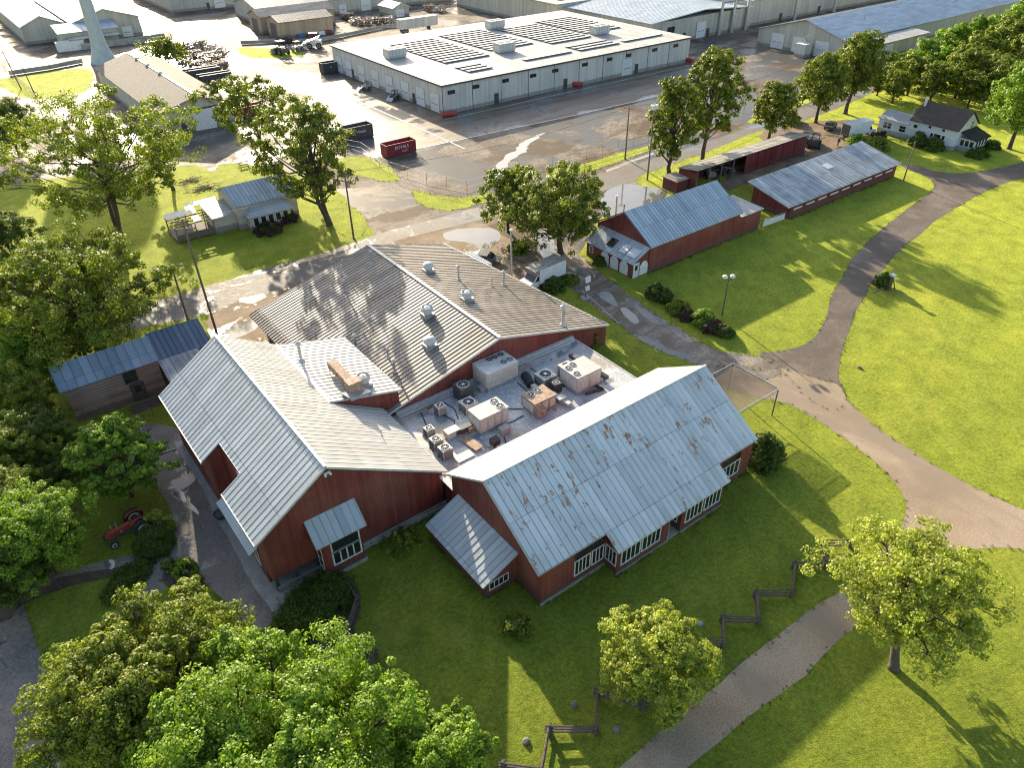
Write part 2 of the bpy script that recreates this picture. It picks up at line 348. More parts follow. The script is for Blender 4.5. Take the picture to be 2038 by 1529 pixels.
M['lot'] = ground('wet_gravel_lot', ((.16, .13, .10), (.22, .185, .15), (.28, .245, .20)), sc=.07, fsc=1.1, rough=(.62, .85), wet=.49, wetc=(.09, .085, .075), wets=.06, bump=.35, wrough=.3, fine=.6, spec=.06, patch=(.085, .055, .032), pth=.52, psc=.06, pst=(1, 1.8, 1), prot=.5)
M['pad'] = ground('wet_concrete_pad', ((.15, .11, .075), (.20, .165, .125), (.26, .235, .20)), sc=.06, fsc=.8, rough=(.45, .65), wet=.47, wetc=(.15, .14, .13), wets=.06, bump=.1, wrough=.18, fine=.3, stretch=(.35, 2.2, 1), patch=(.13, .085, .05), pth=.52, psc=.16, pst=(.25, 2.4, 1), spec=.3)
M['asph'] = ground('wet_asphalt', ((.11, .10, .092), (.15, .14, .125), (.19, .175, .155)), sc=.1, fsc=1.5, rough=(.65, .85), wet=.42, wetc=(.09, .088, .085), wets=.12, bump=.2, wrough=.15, fine=.4, spec=.3, patch=(.16, .12, .085), pth=.55, psc=.3, pst=(.25, 1.6, 1), prot=.15)
M['gravel'] = ground('gravel_drive', ((.25, .185, .125), (.32, .245, .17), (.37, .29, .21)), sc=.16, fsc=7, rough=(.9, 1), bump=.25, fine=.35, spec=.15, patch=(.24, .19, .14), pth=.56, psc=.12, pst=(1, .4, 1), prot=.6)
M['track'] = ground('old_asphalt_track', ((.10, .08, .065), (.15, .12, .095), (.20, .165, .13)), sc=.15, fsc=4, rough=(.75, .95), bump=.4, fine=.4, spec=.2, patch=(.11, .085, .065), pth=.56, psc=.2)
M['lane'] = ground('muddy_lane', ((.13, .11, .085), (.21, .17, .13), (.29, .24, .18)), sc=.22, fsc=1.5, rough=(.5, .8), wet=.44, wetc=(.14, .13, .12), wets=.2, bump=.5, wrough=.16, fine=.6, wetrot=-.55, patch=(.11, .075, .045), pth=.52, psc=.3, pst=(.5, 1.6, 1), prot=-.6)
M['path'] = ground('gravel_path', ((.12, .105, .09), (.16, .14, .12), (.21, .185, .155)), sc=.3, fsc=4, rough=(.5, .8), wet=.40, wetc=(.10, .10, .10), wets=.25, bump=.5, wrough=.12, fine=.6, patch=(.22, .18, .14), pth=.57, psc=.3)
M['mud'] = ground('brown_mud', ((.15, .095, .055), (.21, .15, .095), (.28, .21, .14)), sc=.25, fsc=2, rough=(.7, .95), wet=.44, wetc=(.12, .10, .08), wets=.18, bump=.6, spec=.15, wrough=.25, fine=.4)
M['soil'] = ground('dark_planting_soil', ((.045, .030, .024), (.07, .05, .04), (.09, .07, .055)), sc=.5, fsc=4, bump=.8, fine=.4)
M['water'] = pm('puddle_water', (.16, .15, .135), (.12, .115, .10), .3, rough=.06, sp=.9)
LF = {}
LF['maple'] = leafmat('maple_leaves', (.07, .11, .010), (.155, .20, .016), (.30, .32, .04), .38)
LF['bright'] = leafmat('bright_leaves', (.09, .17, .012), (.16, .265, .02), (.30, .39, .05), .4)
LF['yellow'] = leafmat('yellow_green_leaves', (.15, .20, .02), (.27, .32, .035), (.50, .49, .13), .42)
LF['olive'] = leafmat('olive_leaves', (.055, .095, .008), (.13, .17, .012), (.27, .275, .035), .35)
LF['dark'] = leafmat('dark_leaves', (.035, .07, .010), (.075, .12, .014), (.15, .20, .03), .4)
LF['brown'] = leafmat('brown_red_leaves', (.05, .03, .02), (.08, .045, .03), (.12, .06, .04), .3)
# ---------------- ground ----------------
def smooth(p, n=2):
    for _ in range(n):
        q = []
        for i in range(len(p)):
            a, b = p[i], p[(i+1) % len(p)]; q += [a.lerp(b, .25), a.lerp(b, .75)]
        p = q
    return p
def jitter(p, amp, step=1.0, seed=0):
    q = []
    for i in range(len(p)):
        a, b = p[i], p[(i+1) % len(p)]; n = max(1, min(60, int((b-a).length/step)))
        for k in range(n):
            v = a.lerp(b, k/n); nz = noise.noise_vector(Vector((v.x*.7+seed, v.y*.7, 0))); n2 = noise.noise_vector(Vector((v.x*.18+seed, v.y*.18, 5)))
            q.append(Vector((v.x+amp*(nz.x+n2.x*1.5), v.y+amp*(nz.y+n2.y*1.5), v.z)))
    return q
EDGE = []
def sheet(name, pts, z, mat, amp=.15, sm=1, label=None, cat=None, world=False, kind='structure', step=1.0):
    p = [Vector((a, b, 0)) if world else G(a, b) for a, b in pts]
    p = [Vector((v.x, v.y, 0)) for v in p]
    if sm: p = smooth(p, sm)
    if amp: p = jitter(p, amp, step, len(name))
    if mat in (M['gravel'], M['track'], M['lane'], M['path'], M['soil'], M['grass']):
        for i in range(len(p)):
            a, b = p[i], p[(i+1) % len(p)]
            for k in range(max(1, int((b-a).length/.35))): EDGE.append(a.lerp(b, k/max(1, int((b-a).length/.35))))
    mb = MB(); tris = tessellate_polygon([p]); mb.v = [(v.x, v.y, z) for v in p]
    mb.f = [tuple(t) for t in tris]
    me = bpy.data.meshes.new(name); me.from_pydata(mb.v, [], mb.f)
    bm = bmesh.new(); bm.from_mesh(me)
    for f in bm.faces:
        f.normal_update()
        if f.normal.z < 0: f.normal_flip()
    bm.to_mesh(me); bm.free()
    me.materials.append(mat); o = bpy.data.objects.new(name, me); COL.objects.link(o)
    if label: o['label'] = label
    if cat: o['category'] = cat
    o['kind'] = kind; return o
mb = MB(); mb.add([(-900, -400, 0), (1500, -400, 0), (1500, 2000, 0), (-900, 2000, 0)], [(0, 1, 2, 3)]); g0 = mb.build('ground', M['grass']); g0['kind'] = 'structure'
sheet('gravel_lot', [(-500,330),(-100,370),(30,368),(150,348),(250,345),(330,338),(352,330),(380,327),(432,345),(425,330),(455,324),(495,325),(530,335),(600,350),(660,372),(690,400),(715,430),(737,452),(745,470),(720,500),
    (800,520),(900,540),(1000,560),(1100,545),(1150,520),(1170,480),(1195,440),(1240,385),(1262,368),(1330,330),(1430,282),(1500,255),(1600,213),(1700,172),(1770,138),(1890,88),(2000,45),(2038,22),(2300,-60),(1900,-170),(600,-180),(-500,-60)], .004, M['lot'], .5, 1, step=4)
sheet('concrete_pad', [(560,160),(640,148),(672,150),(885,231),(1370,123),(1500,148),(1420,166),(1150,228),(940,272),(745,314),(712,296),(668,268),(650,215),(600,180)], .008, M['pad'], .2, 0)
sheet('main_road', [(-400,860),(-80,735),(100,672),(270,612),(480,548),(690,490),(760,462),(850,440),(980,404),(1140,362),(1290,320),(1450,268),(1560,226),(1660,190),(1760,158),(1770,168),(1690,206),(1580,248),(1500,272),(1330,338),(1230,372),(1150,392),(990,430),(870,458),(760,490),(700,522),(560,578),(500,598),(390,632),(270,652),(120,716),(-60,790),(-400,930)], .012, M['asph'], .18, 1)
sheet('muddy_verge', [(420,620),(500,592),(600,560),(700,520),(760,486),(880,455),(960,440),(1000,470),(1090,500),(1110,560),(1060,600),(900,560),(720,560),(600,640),(540,690),(430,690),(405,650)], .016, M['mud'], .5, 1)
sheet('water', [(880,466),(905,456),(950,452),(990,455),(1000,470),(985,492),(960,500),(945,485),(915,480),(890,478)], .026, M['water'], .25, 2)
sheet('water', [(1060,470),(1085,455),(1100,470),(1110,520),(1095,530),(1070,500)], .026, M['water'], .25, 2)
sheet('water', [(1208,378),(1245,365),(1290,372),(1330,378),(1322,395),(1285,410),(1240,430),(1210,440),(1196,420),(1200,392)], .026, M['water'], .25, 2)
for nm, pts in (('a', [(672,312),(735,312),(775,330),(806,358),(765,364),(725,352),(672,345),(655,330)]), ('b', [(818,377),(835,380),(870,392),(930,392),(975,380),(985,398),(905,421),(850,414),(822,396)]),
    ('c', [(1080,342),(1180,322),(1290,287),(1300,296),(1205,334),(1090,356)]), ('d', [(1480,240),(1560,211),(1640,180),(1652,186),(1590,212),(1500,248)]),
    ('e', [(1262,358),(1290,344),(1345,322),(1430,296),(1500,262),(1530,262),(1350,345),(1330,385),(1300,380),(1290,378)]),
    ('f', [(-60,150),(20,158),(60,148),(170,133),(190,150),(172,182),(128,190),(92,198),(60,196),(30,188),(0,170),(-60,172)]), ('g', [(640,395),(690,400),(735,450),(725,470),(700,478),(640,440)]), ('h', [(470,92),(530,96),(600,102),(610,110),(540,118),(480,112)])):
    sheet('grass_verge', pts, .020, M['grass'], .4, 1)
sheet('sidewalk', [(1205,338),(1300,303),(1302,307),(1208,343)], .024, M['concrete'], 0, 0)
sheet('farm_track', [(2300,260),(2038,322),(1950,342),(1880,345),(1800,322),(1788,330),(1850,352),(1862,374),(1810,412),(1745,462),(1702,510),(1668,560),(1650,606),(1638,640),(1620,672),(1592,690),(1540,700),(1500,702),(1560,740),(1600,790),(1660,820),(1690,800),(1672,765),(1668,735),(1678,690),(1692,650),(1712,605),(1735,562),(1768,525),(1812,480),(1880,426),(1955,382),(2038,352),(2300,300)], .004, M['track'], .16, 1)
sheet('gravel_drive', [(1390,722),(1460,735),(1560,730),(1640,760),(1668,765),(1690,800),(1740,850),(1800,890),(1870,932),(1960,980),(2038,1014),(2200,1090),(2200,1120),(2038,1094),(1965,1085),(1905,1104),(1870,1125),(1800,1175),(1712,1243),(1605,1340),(1500,1420),(1405,1500),(1340,1560),(1180,1575),(1240,1529),(1290,1482),(1400,1383),(1530,1272),(1650,1196),(1700,1150),(1755,1095),(1795,1050),(1808,1012),(1798,982),(1768,944),(1718,900),(1650,850),(1592,815),(1555,800),(1500,790),(1420,760)], .008, M['gravel'], .16, 1)
sheet('farm_lane', [(1090,480),(1150,505),(1185,535),(1240,578),(1300,622),(1370,668),(1440,702),(1520,712),(1560,730),(1540,760),(1470,760),(1400,728),(1340,708),(1295,688),(1228,648),(1160,590),(1112,560),(1090,540),(1060,510)], .012, M['lane'], .25, 1)
sheet('concrete_slab', [(1188,588),(1200,580),(1215,582),(1226,600),(1230,612),(1216,606)], .016, M['concrete'], .05, 1)
sheet('water', [(1232,612),(1248,612),(1275,640),(1262,646),(1245,632)], .017, M['water'], .1, 1)
sheet('farmyard', [(1495,262),(1560,250),(1640,240),(1700,238),(1735,262),(1722,290),(1700,318),(1640,332),(1560,330),(1500,360),(1450,385),(1435,372),(1450,345),(1550,305)], .016, M['mud'], .5, 1)
sheet('gravel_path', [(236,862),(300,842),(350,850),(390,880),(470,1000),(560,1170),(552,1232),(515,1265),(470,1230),(430,1180),(395,1150),(345,1120),(335,1108),(345,1050),(338,1010),(318,980),(285,955),(262,920)], .004, M['path'], .12, 1)
sheet('gravel_path', [(20,1170),(120,1140),(235,1108),(330,1095),(345,1120),(330,1172),(255,1240),(170,1318),(140,1350),(120,1340),(160,1290),(235,1215),(290,1160),(300,1125),(240,1130),(130,1165),(40,1195)], .008, M['path'], .1, 1)
sheet('gravel_path', [(-120,1160),(0,1150),(40,1180),(48,1215),(62,1262),(92,1340),(120,1440),(122,1560),(-120,1620)], .012, M['path'], .12, 1)
sheet('concrete_walk', [(343,880),(372,877),(402,915),(430,960),(470,1030),(520,1110),(600,1195),(560,1232),(540,1222),(470,1105),(455,1070),(430,1030),(392,960),(372,925)], .012, M['concrete'], .14, 0)
sheet('planting_bed', [(330,1125),(360,1115),(395,1140),(398,1160),(375,1185),(330,1172),(318,1150)], .012, M['soil'], .15, 1)
sheet('planting_bed', [(40,1185),(110,1158),(118,1148),(300,1120),(285,1135),(130,1172),(40,1205),(20,1240),(-40,1230),(-40,1170)], .016, M['soil'], .15, 1)
sheet('planting_bed', [(560,1230),(580,1160),(640,1150),(700,1160),(722,1195),(700,1270),(745,1305),(700,1330),(640,1290),(570,1260)], .016, M['soil'], .2, 1)

for nm, pts in (('s1', [(975,350),(1000,322),(1022,303),(1040,290),(1062,270),(1072,262),(1078,266),(1060,285),(1046,300),(1030,315),(1010,332),(985,356)]), ('s7', [(450,655),(500,635),(520,640),(505,662),(460,680)]), ('s8', [(470,600),(520,585),(530,592),(490,612)]), ('s14', [(215,1122),(232,1115),(238,1130),(225,1138),(212,1132)]), ('s15', [(360,975),(372,985),(395,1025),(388,1030),(372,1005)]), ('s16', [(305,1035),(312,1048),(300,1052)]), ('s17', [(5,1125),(22,1110),(25,1130),(10,1150)])):
    sheet('puddle', pts, .028, M['water'], .35 if G(*pts[0]).length < 90 else 1.0, 1)
for a, b_ in (((745, 314), (1150, 228)), ((1150, 228), (1420, 166)), ((668, 182), (790, 235)), ((790, 235), (925, 296)), ((886, 238), (1372, 130)), ((700, 296), (745, 314))):
    a, b_ = G(*a), G(*b_); d = (b_-a).normalized(); n = Vector((-d.y, d.x, 0))*.18; mb = MB(); mb.add([a-n+Vector((0, 0, .032)), b_-n+Vector((0, 0, .032)), b_+n+Vector((0, 0, .032)), a+n+Vector((0, 0, .032))], [(0, 1, 2, 3)]); o = mb.build('pavement_line', M['trimlight']); o['kind'] = 'structure'
# ---------------- buildings ----------------
def roofp(parent, e0, e1, r0, r1, mat, sp=.6, t=.14, name='roof', rib=True, hh=.035, ww=.045):
    mb = MB(); mb.slab([e0, e1, r1, r0], t)
    if rib: mb.ribs(e0, e1, r0, r1, sp, hh, ww)
    return mb.build(name, mat, parent)
def window(parent, p, u, n, w_, h_, mull=0, trans=0, fm='white', fw=.09, name='window', pane='glass'):
    """p lower-left corner on the wall, u along the wall, n outward"""
    p, u, n = Vector(p), Vector(u).normalized(), Vector(n).normalized(); up = Vector((0, 0, 1)); f = MB()
    def bar(a0, a1, b0, b1, d=.07): f.obox(p+u*(a0+a1)/2+up*(b0+b1)/2+n*(d/2-.01), u*(a1-a0)/2, n*d/2, up*(b1-b0)/2)
    bar(-fw, 0, -fw, h_+fw); bar(w_, w_+fw, -fw, h_+fw); bar(0, w_, -fw, 0, .085); bar(0, w_, h_, h_+fw, .085)
    for i in range(mull): x = w_*(i+1)/(mull+1); bar(x-fw*.42, x+fw*.42, 0, h_, .06)
    for i in range(trans): z = h_*(i+1)/(trans+1); bar(0, w_, z-fw*.35, z+fw*.35, .055)
    fo = f.build(name, M[fm], parent)
    g = MB(); g.obox(p+u*w_/2+up*h_/2+n*.012, u*w_/2, n*.012, up*h_/2); g.build('pane', M[pane], fo)
    return fo
def door(parent, p, u, n, w_, h_, mat='white', name='door', grooves=0, dots=False, frame='dark', lite=False):
    p, u, n = Vector(p), Vector(u).normalized(), Vector(n).normalized(); up = Vector((0, 0, 1)); f = MB()
    f.obox(p+u*w_/2+up*h_/2+n*.03, u*w_/2, n*.03, up*h_/2)
    for i in range(grooves): f.obox(p+u*w_/2+up*(h_*(i+.5)/grooves)+n*.07, u*(w_/2-.03), n*.012, up*(h_/grooves*.42))
    d = f.build(name, M[mat], parent)
    fr = MB(); t = .1
    fr.obox(p+u*(-t/2)+up*h_/2+n*.045, u*t/2, n*.045, up*h_/2); fr.obox(p+u*(w_+t/2)+up*h_/2+n*.045, u*t/2, n*.045, up*h_/2); fr.obox(p+u*w_/2+up*(h_+t/2)+n*.048, u*(w_/2+t), n*.048, up*t/2)
    fr.build('frame', M[frame], d)
    if dots:
        g = MB()
        for k in range(4): g.obox(p+u*w_*(.2+.2*k)+up*h_*.42+n*.09, u*.17, n*.01, up*.09)
        g.build('pane', M['glass'], d)
    if lite: g = MB(); g.obox(p+u*w_/2+up*h_*.7+n*.075, u*w_*.28, n*.01, up*h_*.17); g.build('pane', M['glass'], d)
    return d
X_, Y_ = Vector((1, 0, 0)), Vector((0, 1, 0))

# --- big barn with the long ribbed roof (ridge along y) ---
b = thing('red_barn', 'big dark red barn with a long grey ribbed roof and a small window bay', 'barn', (14, 54, 0))
ya, yb = 41.9, 65.8; rx, rz = 13.9, 10.45; lx, lz = 7.45, 6.1; ex, ez = 24.4, 4.13
mb = MB(); mb.pry([(8.05, 1.55), (8.05, lz+.26), (rx, rz-.16), (24.0, ez+.08), (24.0, 1.55)], 42.15, 42.4)
mb.pry([(12.0, .0), (12.0, 1.54), (24.0, 1.54), (24.0, 0)], 42.16, 42.4)
mb.pry([(8.05, 0), (8.05, lz+.26), (rx, rz-.16), (24.0, ez+.08), (24.0, 0)], 65.3, 65.55)
mb.box(8.05, 8.25, 53.75, 65.29, 0, lz+.2); mb.box(8.05, 8.25, 43.5, 48.85, 0, lz+.2); mb.box(8.05, 8.25, 42.41, 43.49, 1.55, lz+.2)
mb.box(23.8, 24.0, 42.41, 65.29, 0, ez); mb.box(9.3, 9.5, 48.86, 53.74, 0, 7.0)
mb.add([(8.05, 48.86, 0), (9.3, 48.86, 0), (9.3, 48.86, 7.1), (8.05, 48.86, 6.3), (8.05, 49.0, 0), (9.3, 49.0, 0), (9.3, 49.0, 7.1), (8.05, 49.0, 6.3)], [(0,1,2,3),(7,6,5,4),(0,3,7,4),(1,5,6,2)])
mb.add([(8.05, 53.6, 0), (9.3, 53.6, 0), (9.3, 53.6, 7.1), (8.05, 53.6, 6.3), (8.05, 53.74, 0), (9.3, 53.74, 0), (9.3, 53.74, 7.1), (8.05, 53.74, 6.3)], [(0,1,2,3),(7,6,5,4),(0,3,7,4),(1,5,6,2)])
mb.build('wall', M['red'], b)
# roof, left slope with the notch cut out
sl_ = (rz-lz)/(rx-lx)
def zl(x): return lz+(x-lx)*sl_
mb = MB(); nx = 9.25; ny0, ny1 = 48.9, 53.7; t = .16
mb.slab([(nx, ya, zl(nx)), (rx, ya, rz), (rx, yb, rz), (nx, yb, zl(nx))], t)
mb.slab([(lx, ya, lz), (nx, ya, zl(nx)), (nx, ny0, zl(nx)), (lx, ny0, lz)], t); mb.slab([(lx, ny1, lz), (nx, ny1, zl(nx)), (nx, yb, zl(nx)), (lx, yb, lz)], t)
for k in range(int((yb-ya)/.62)+1):
    y = ya+.04+k*.62; x0 = nx if ny0 < y < ny1 else lx
    mb.bar((x0, y, zl(x0)+.008), (rx, y, rz+.008), .035, .028, (-sl_, 0, 1))
mb.build('roof', M['roofM1'], b)
s2 = (rz-ez)/(ex-rx)
def zr(x): return rz-(x-rx)*s2
mb = MB(); sx = 19.4; sy = 53.3
mb.slab([(rx+.001, ya, rz), (ex, ya, ez), (ex, sy, ez), (rx+.001, sy, rz)], t); mb.slab([(rx+.001, sy, rz), (sx, sy, zr(sx)), (sx, yb, zr(sx)), (rx+.001, yb, rz)], t)
for k in range(int((yb-ya)/.62)+1):
    y = ya+.04+k*.62; x1 = sx if y > sy else ex; mb.bar((rx+.05, y, rz-.015), (x1, y, zr(x1)+.008), .035, .028, (s2, 0, 1))
M['roofM1b'] = roofmat('metal_roof_ribbed_sunlit_tone', (.44, .43, .41), (.35, .34, .32), (.12, .11, .10), 'Y', .62, rust=.05, lw=.13)  # copy of the barn roof with a warm sunlit tone put into its colour
mb.build('roof', M['roofM1b'], b)
mb = MB(); mb.bar((rx, ya, rz+.05), (rx, yb, rz+.05), .24, .05); mb.bar((lx-.02, ya, lz-.1), (lx-.02, ny0, lz-.1), .1, .22); mb.bar((lx-.02, ny1, lz-.1), (lx-.02, yb, lz-.1), .1, .22)
mb.bar((lx, ya-.03, lz-.06), (rx, ya-.03, rz-.06), .06, .2); mb.bar((rx, ya-.03, rz-.06), (ex, ya-.03, ez-.06), .06, .2)
mb.bar((nx+.02, ny0, zl(nx)-.05), (nx+.02, ny1, zl(nx)-.05), .05, .14); mb.bar((ex+.02, ya, ez-.1), (ex+.02, sy, ez-.1), .06, .16)
mb.build('flashing', M['trimlight'], b)
mb = MB(); mb.box(8.25, 24.2, 42.02, 42.15, -.05, .62); mb.box(15.5, 24.1, 41.85, 42.02, -.05, .35); mb.build('foundation', M['stone'], b)
mb = MB(); mb.box(8.3, 12.0, 42.6, 45.5, -.05, .12); mb.box(8.6, 11.8, 40.9, 42.5, -.05, .10); mb.build('porch_floor', M['concrete'], b)
mb = MB(); mb.box(8.05, 12, 44.6, 44.8, .1, 1.5); mb.build('porch_back', M['dark'], b)
for q0, q1 in ((8.2, 8.5), (9.9, 10.1), (11.75, 11.95)): mb = MB(); mb.box(q0, q1, 42.2, 42.4, 0, 1.54); mb.build('porch_post', M['dark'], b)
mb = MB(); mb.slab([(7.25, 44.2, 3.15), (7.98, 44.2, 3.5), (7.98, 51.6, 3.5), (7.25, 51.6, 3.15)], .08); mb.build('awning', M['roofS'], b)
for y in (44.6, 46.6): window(b, (8.05, y+1.6, 1.0), -Y_, -X_, 1.4, 1.5, 1)
door(b, (9.3, 51.6, .1), -Y_, -X_, 1.0, 2.1, 'white', lite=True); window(b, (9.3, 53.3, 1.0), -Y_, -X_, 1.2, 1.3, 1)
mb = MB(); mb.obox((9.28, 49.5, 6.4), (.03, 0, 0), (0, .5, 0), (0, 0, .45)); mb.build('vent_panel', M['white'], b)
for q in ((13.9, 41.8, 9.9), (23.8, 41.8, 4.0)): mb = MB(); mb.obox(q, (.25, 0, 0), (0, .08, 0), (0, 0, .06)); mb.obox((q[0]-.2, q[1]-.12, q[2]-.08), (.08, 0, 0), (0, .1, 0), (0, 0, .07)); mb.obox((q[0]+.2, q[1]-.12, q[2]-.08), (.08, 0, 0), (0, .1, 0), (0, 0, .07)); mb.build('floodlight', M['white'], b)
# window bay on the gable
mb = MB(); mb.box(11.95, 15.35, 40.85, 42.14, .35, 4.35); mb.add([(11.95, 40.85, 4.35), (15.35, 40.85, 4.35), (15.35, 42.14, 5.6), (11.95, 42.14, 5.6), (11.95, 42.14, 4.35), (15.35, 42.14, 4.35)], [(0,1,2,3),(0,3,4),(1,5,2),(0,4,5,1),(3,2,5,4)]); mb.build('bay', M['red'], b)
mb = MB(); mb.box(11.9, 15.5, 40.75, 42.1, -.05, .345); mb.build('foundation', M['stone'], b)
roofp(b, (11.4, 40.45, 4.25), (15.75, 40.45, 4.25), (11.4, 42.12, 5.95), (15.75, 42.12, 5.95), M['roofS'], .62, .1)
window(b, (12.75, 40.85, 1.35), X_, -Y_, 2.3, 1.25, 3, fw=.14); window(b, (12.75, 40.85, 2.75), X_, -Y_, 2.3, 1.2, 0, fw=.12, pane='glass')
window(b, (11.95, 41.95, 1.0), -Y_, -X_, .8, 3.0, 0, 2, fw=.1)
# raised shed roof on the back half
b2 = thing('raised_roof_section', 'raised red section with a pale metal roof between the two big barns', 'building', (23, 59, 0))
mb = MB(); mb.pry([(19.6, 0), (19.6, 6.9), (26.4, 5.15), (26.4, 0)], 53.55, 65.4); mb.build('wall', M['red'], b2)
M['roofM1c'] = roofmat('raised_section_roof', (.50, .49, .46), (.42, .41, .39), (.16, .15, .14), 'Y', .62, rust=.04, lw=.1)
roofp(b2, (26.75, 53.3, 5.3), (26.75, 65.6, 5.3), (19.35, 53.3, 7.2), (19.35, 65.6, 7.2), M['roofM1c'], .62)
mb = MB(); mb.bar((19.35, 53.3, 7.24), (19.35, 65.6, 7.24), .3, .06); mb.build('flashing', M['trimlight'], b2)

# --- tan ribbed barn (ridge along y) ---
b = thing('red_barn', 'wide red barn under a low tan ribbed roof dotted with round vents', 'barn', (38, 67, 0))
ya, yb = 52.85, 81.3
E0, E1, R0, R1 = (54.05, ya, 2.7), (49.6, yb, 3.92), (38.3, ya, 7.0), (38.3, yb, 7.0); L0, L1 = (22.6, ya, 3.0), (22.6, yb, 3.0)
mb = MB(); mb.pry([(23.0, 0), (23.0, 2.95), (38.3, 6.82), (53.85, 2.62), (53.85, 0)], 53.03, 53.3)
mb.add([(23, 53.3, 0), (23, 81, 0), (23, 81, 2.95), (23, 53.3, 2.95), (23.2, 53.3, 0), (23.2, 81, 0), (23.2, 81, 2.95), (23.2, 53.3, 2.95)], [(0,1,2,3),(7,6,5,4),(3,2,6,7),(0,4,5,1),(0,3,7,4),(1,5,6,2)])
mb.add([(53.85, 53.3, 0), (49.3, 81, 0), (49.3, 81, 3.75), (53.85, 53.3, 2.55), (53.6, 53.3, 0), (49.1, 81, 0), (49.1, 81, 3.75), (53.6, 53.3, 2.55)], [(0,1,2,3),(7,6,5,4),(3,2,6,7),(0,4,5,1),(0,3,7,4),(1,5,6,2)])
mb.pry([(23.0, 0), (23.0, 2.95), (38.3, 6.82), (49.3, 3.8), (49.3, 0)], 80.9, 81.0); mb.build('wall', M['red'], b)
roofp(b, E0, E1, R0, R1, M['roofM2'], .55, hh=.045, ww=.06); roofp(b, L0, L1, R0, R1, M['roofM2'], .55, hh=.05, ww=.06)
mb = MB(); mb.bar((38.3, ya, 7.06), (38.3, yb, 7.06), .4, .07); mb.bar(Vector(E0)+Vector((.05, 0, -.05)), Vector(E1)+Vector((.05, 0, -.05)), .14, .14)
mb.bar((22.6, ya-.02, 2.92), (38.3, ya-.02, 6.94), .05, .22); mb.bar((38.3, ya-.02, 6.94), (54.05, ya-.02, 2.64), .05, .22); mb.build('flashing', M['trimlight'], b)
mb = MB(); mb.slab([(21.6, 71.5, 2.6), (22.9, 71.5, 3.1), (22.9, 81.3, 3.1), (21.6, 81.3, 2.6)], .1); mb.ribs((21.6, 71.5, 2.6), (21.6, 81.3, 2.6), (22.9, 71.5, 3.1), (22.9, 81.3, 3.1), .55); mb.build('eave_roof', M['roofM2'], b)
for y in (73.5, 77.5): window(b, (23.0, y+1.3, .9), -Y_, -X_, 1.3, 1.3, 1)
# --- flat roof link full of cooling units ---
b = thing('flat_roof_link', 'low flat-roofed link between the red barns, its wet membrane roof crowded with cooling units', 'building', (37, 47, 0))
FZ = 2.95
mb = MB(); mb.box(24.2, 48.3, 40.2, 52.95, 0, FZ-.12); mb.build('wall', M['red'], b)
mb = MB(); mb.box(24.05, 48.5, 40.1, 52.98, FZ-.1, FZ); mb.build('roof', M['membrane'], b)
mb = MB(); mb.box(48.5, 48.62, 40.1, 53.0, FZ-.14, FZ+.06); mb.box(25.5, 48.4, 52.62, 52.98, FZ, FZ+.42); mb.box(25.5, 48.4, 52.3, 52.62, FZ, FZ+.12)
mb.tube([(25.5, 52.2, FZ+.2), (48, 52.2, FZ+.2)], .06, 8); mb.tube([(25.5, 52.45, FZ+.3), (37, 52.45, FZ+.3)], .05, 8); mb.build('flashing', M['trimlight'], b)
# --- rust spotted building (ridge along x) ---
b = thing('red_barn', 'long red building with a blue-grey rust-spotted roof and white-framed windows', 'barn', (36, 34, 0))
x0, x1 = 23.6, 49.4; ry, rz = 35.25, 8.35; ny, nz = 28.25, 3.9; ey, ez = 26.75, 2.95; fy, fz = 40.85, 5.05
xa, xb = 30.45, 44.0
def zn(y): return rz+(y-ry)*(rz-ez)/(ry-ey)
mb = MB(); mb.prx([(28.45, 0), (28.45, zn(28.45)-.18), (ry, rz-.18), (40.6, fz+.02), (40.6, 0)], 24.0, 24.25); mb.prx([(28.45, 0), (28.45, zn(28.45)-.18), (ry, rz-.18), (40.6, fz+.02), (40.6, 0)], 48.85, 49.1)
mb.box(24.25, 48.85, 28.45, 28.65, 0, zn(28.45)-.2); mb.box(24.25, 48.85, 40.4, 40.6, 0, 5.0)
mb.box(xa+.25, xa+.45, 27.0, 28.44, 0, 2.95); mb.box(43.3, 43.5, 27.0, 28.44, 0, 2.95); mb.box(xa+.46, 36.6, 27.0, 27.2, 0, 2.93); mb.box(38.2, 43.29, 27.0, 27.2, 0, 2.93)
mb.box(36.4, 36.6, 27.21, 28.44, 0, 2.9); mb.box(38.2, 38.4, 27.21, 28.44, 0, 2.9); mb.build('wall', M['red'], b)
mb = MB(); t = .14
mb.slab([(x0, ny, zn(ny)), (x1, ny, zn(ny)), (x1, ry, rz), (x0, ry, rz)], t); mb.slab([(xa, ey, ez), (xb, ey, ez), (xb, ny, zn(ny)), (xa, ny, zn(ny))], t)
for k in range(int((x1-x0)/.62)+1):
    x = x0+.04+k*.62; y = ey if xa < x < xb else ny; mb.bar((x, y, zn(y)+.01), (x, ry, rz+.01), .035, .035, (0, -.6, 1))
mb.build('roof', M['roofM3'], b)
roofp(b, (x0, fy, fz), (x1-.1, fy, fz), (x0, ry+.001, rz), (x1, ry+.001, rz), M['roofM3b'], .62)
mb = MB(); mb.bar((x0, ry, rz+.04), (x1, ry, rz+.04), .2, .05); mb.bar((x0-.03, ny, zn(ny)-.06), (x0-.03, ry, rz-.06), .05, .18); mb.bar((x0-.03, ry, rz-.06), (x0-.03, fy, fz-.06), .05, .18); mb.build('flashing', M['trimlight'], b)
for k, x in enumerate((27.45, 29.3)): window(b, (x, 28.45, .95), X_, -Y_, 1.5 if k == 0 else 1.1, 1.55, 3 if k == 0 else 2, fw=.11)
window(b, (27.45, 28.45, 2.75), X_, -Y_, 3.0, .75, 0, fw=.08, fm='redtrim')
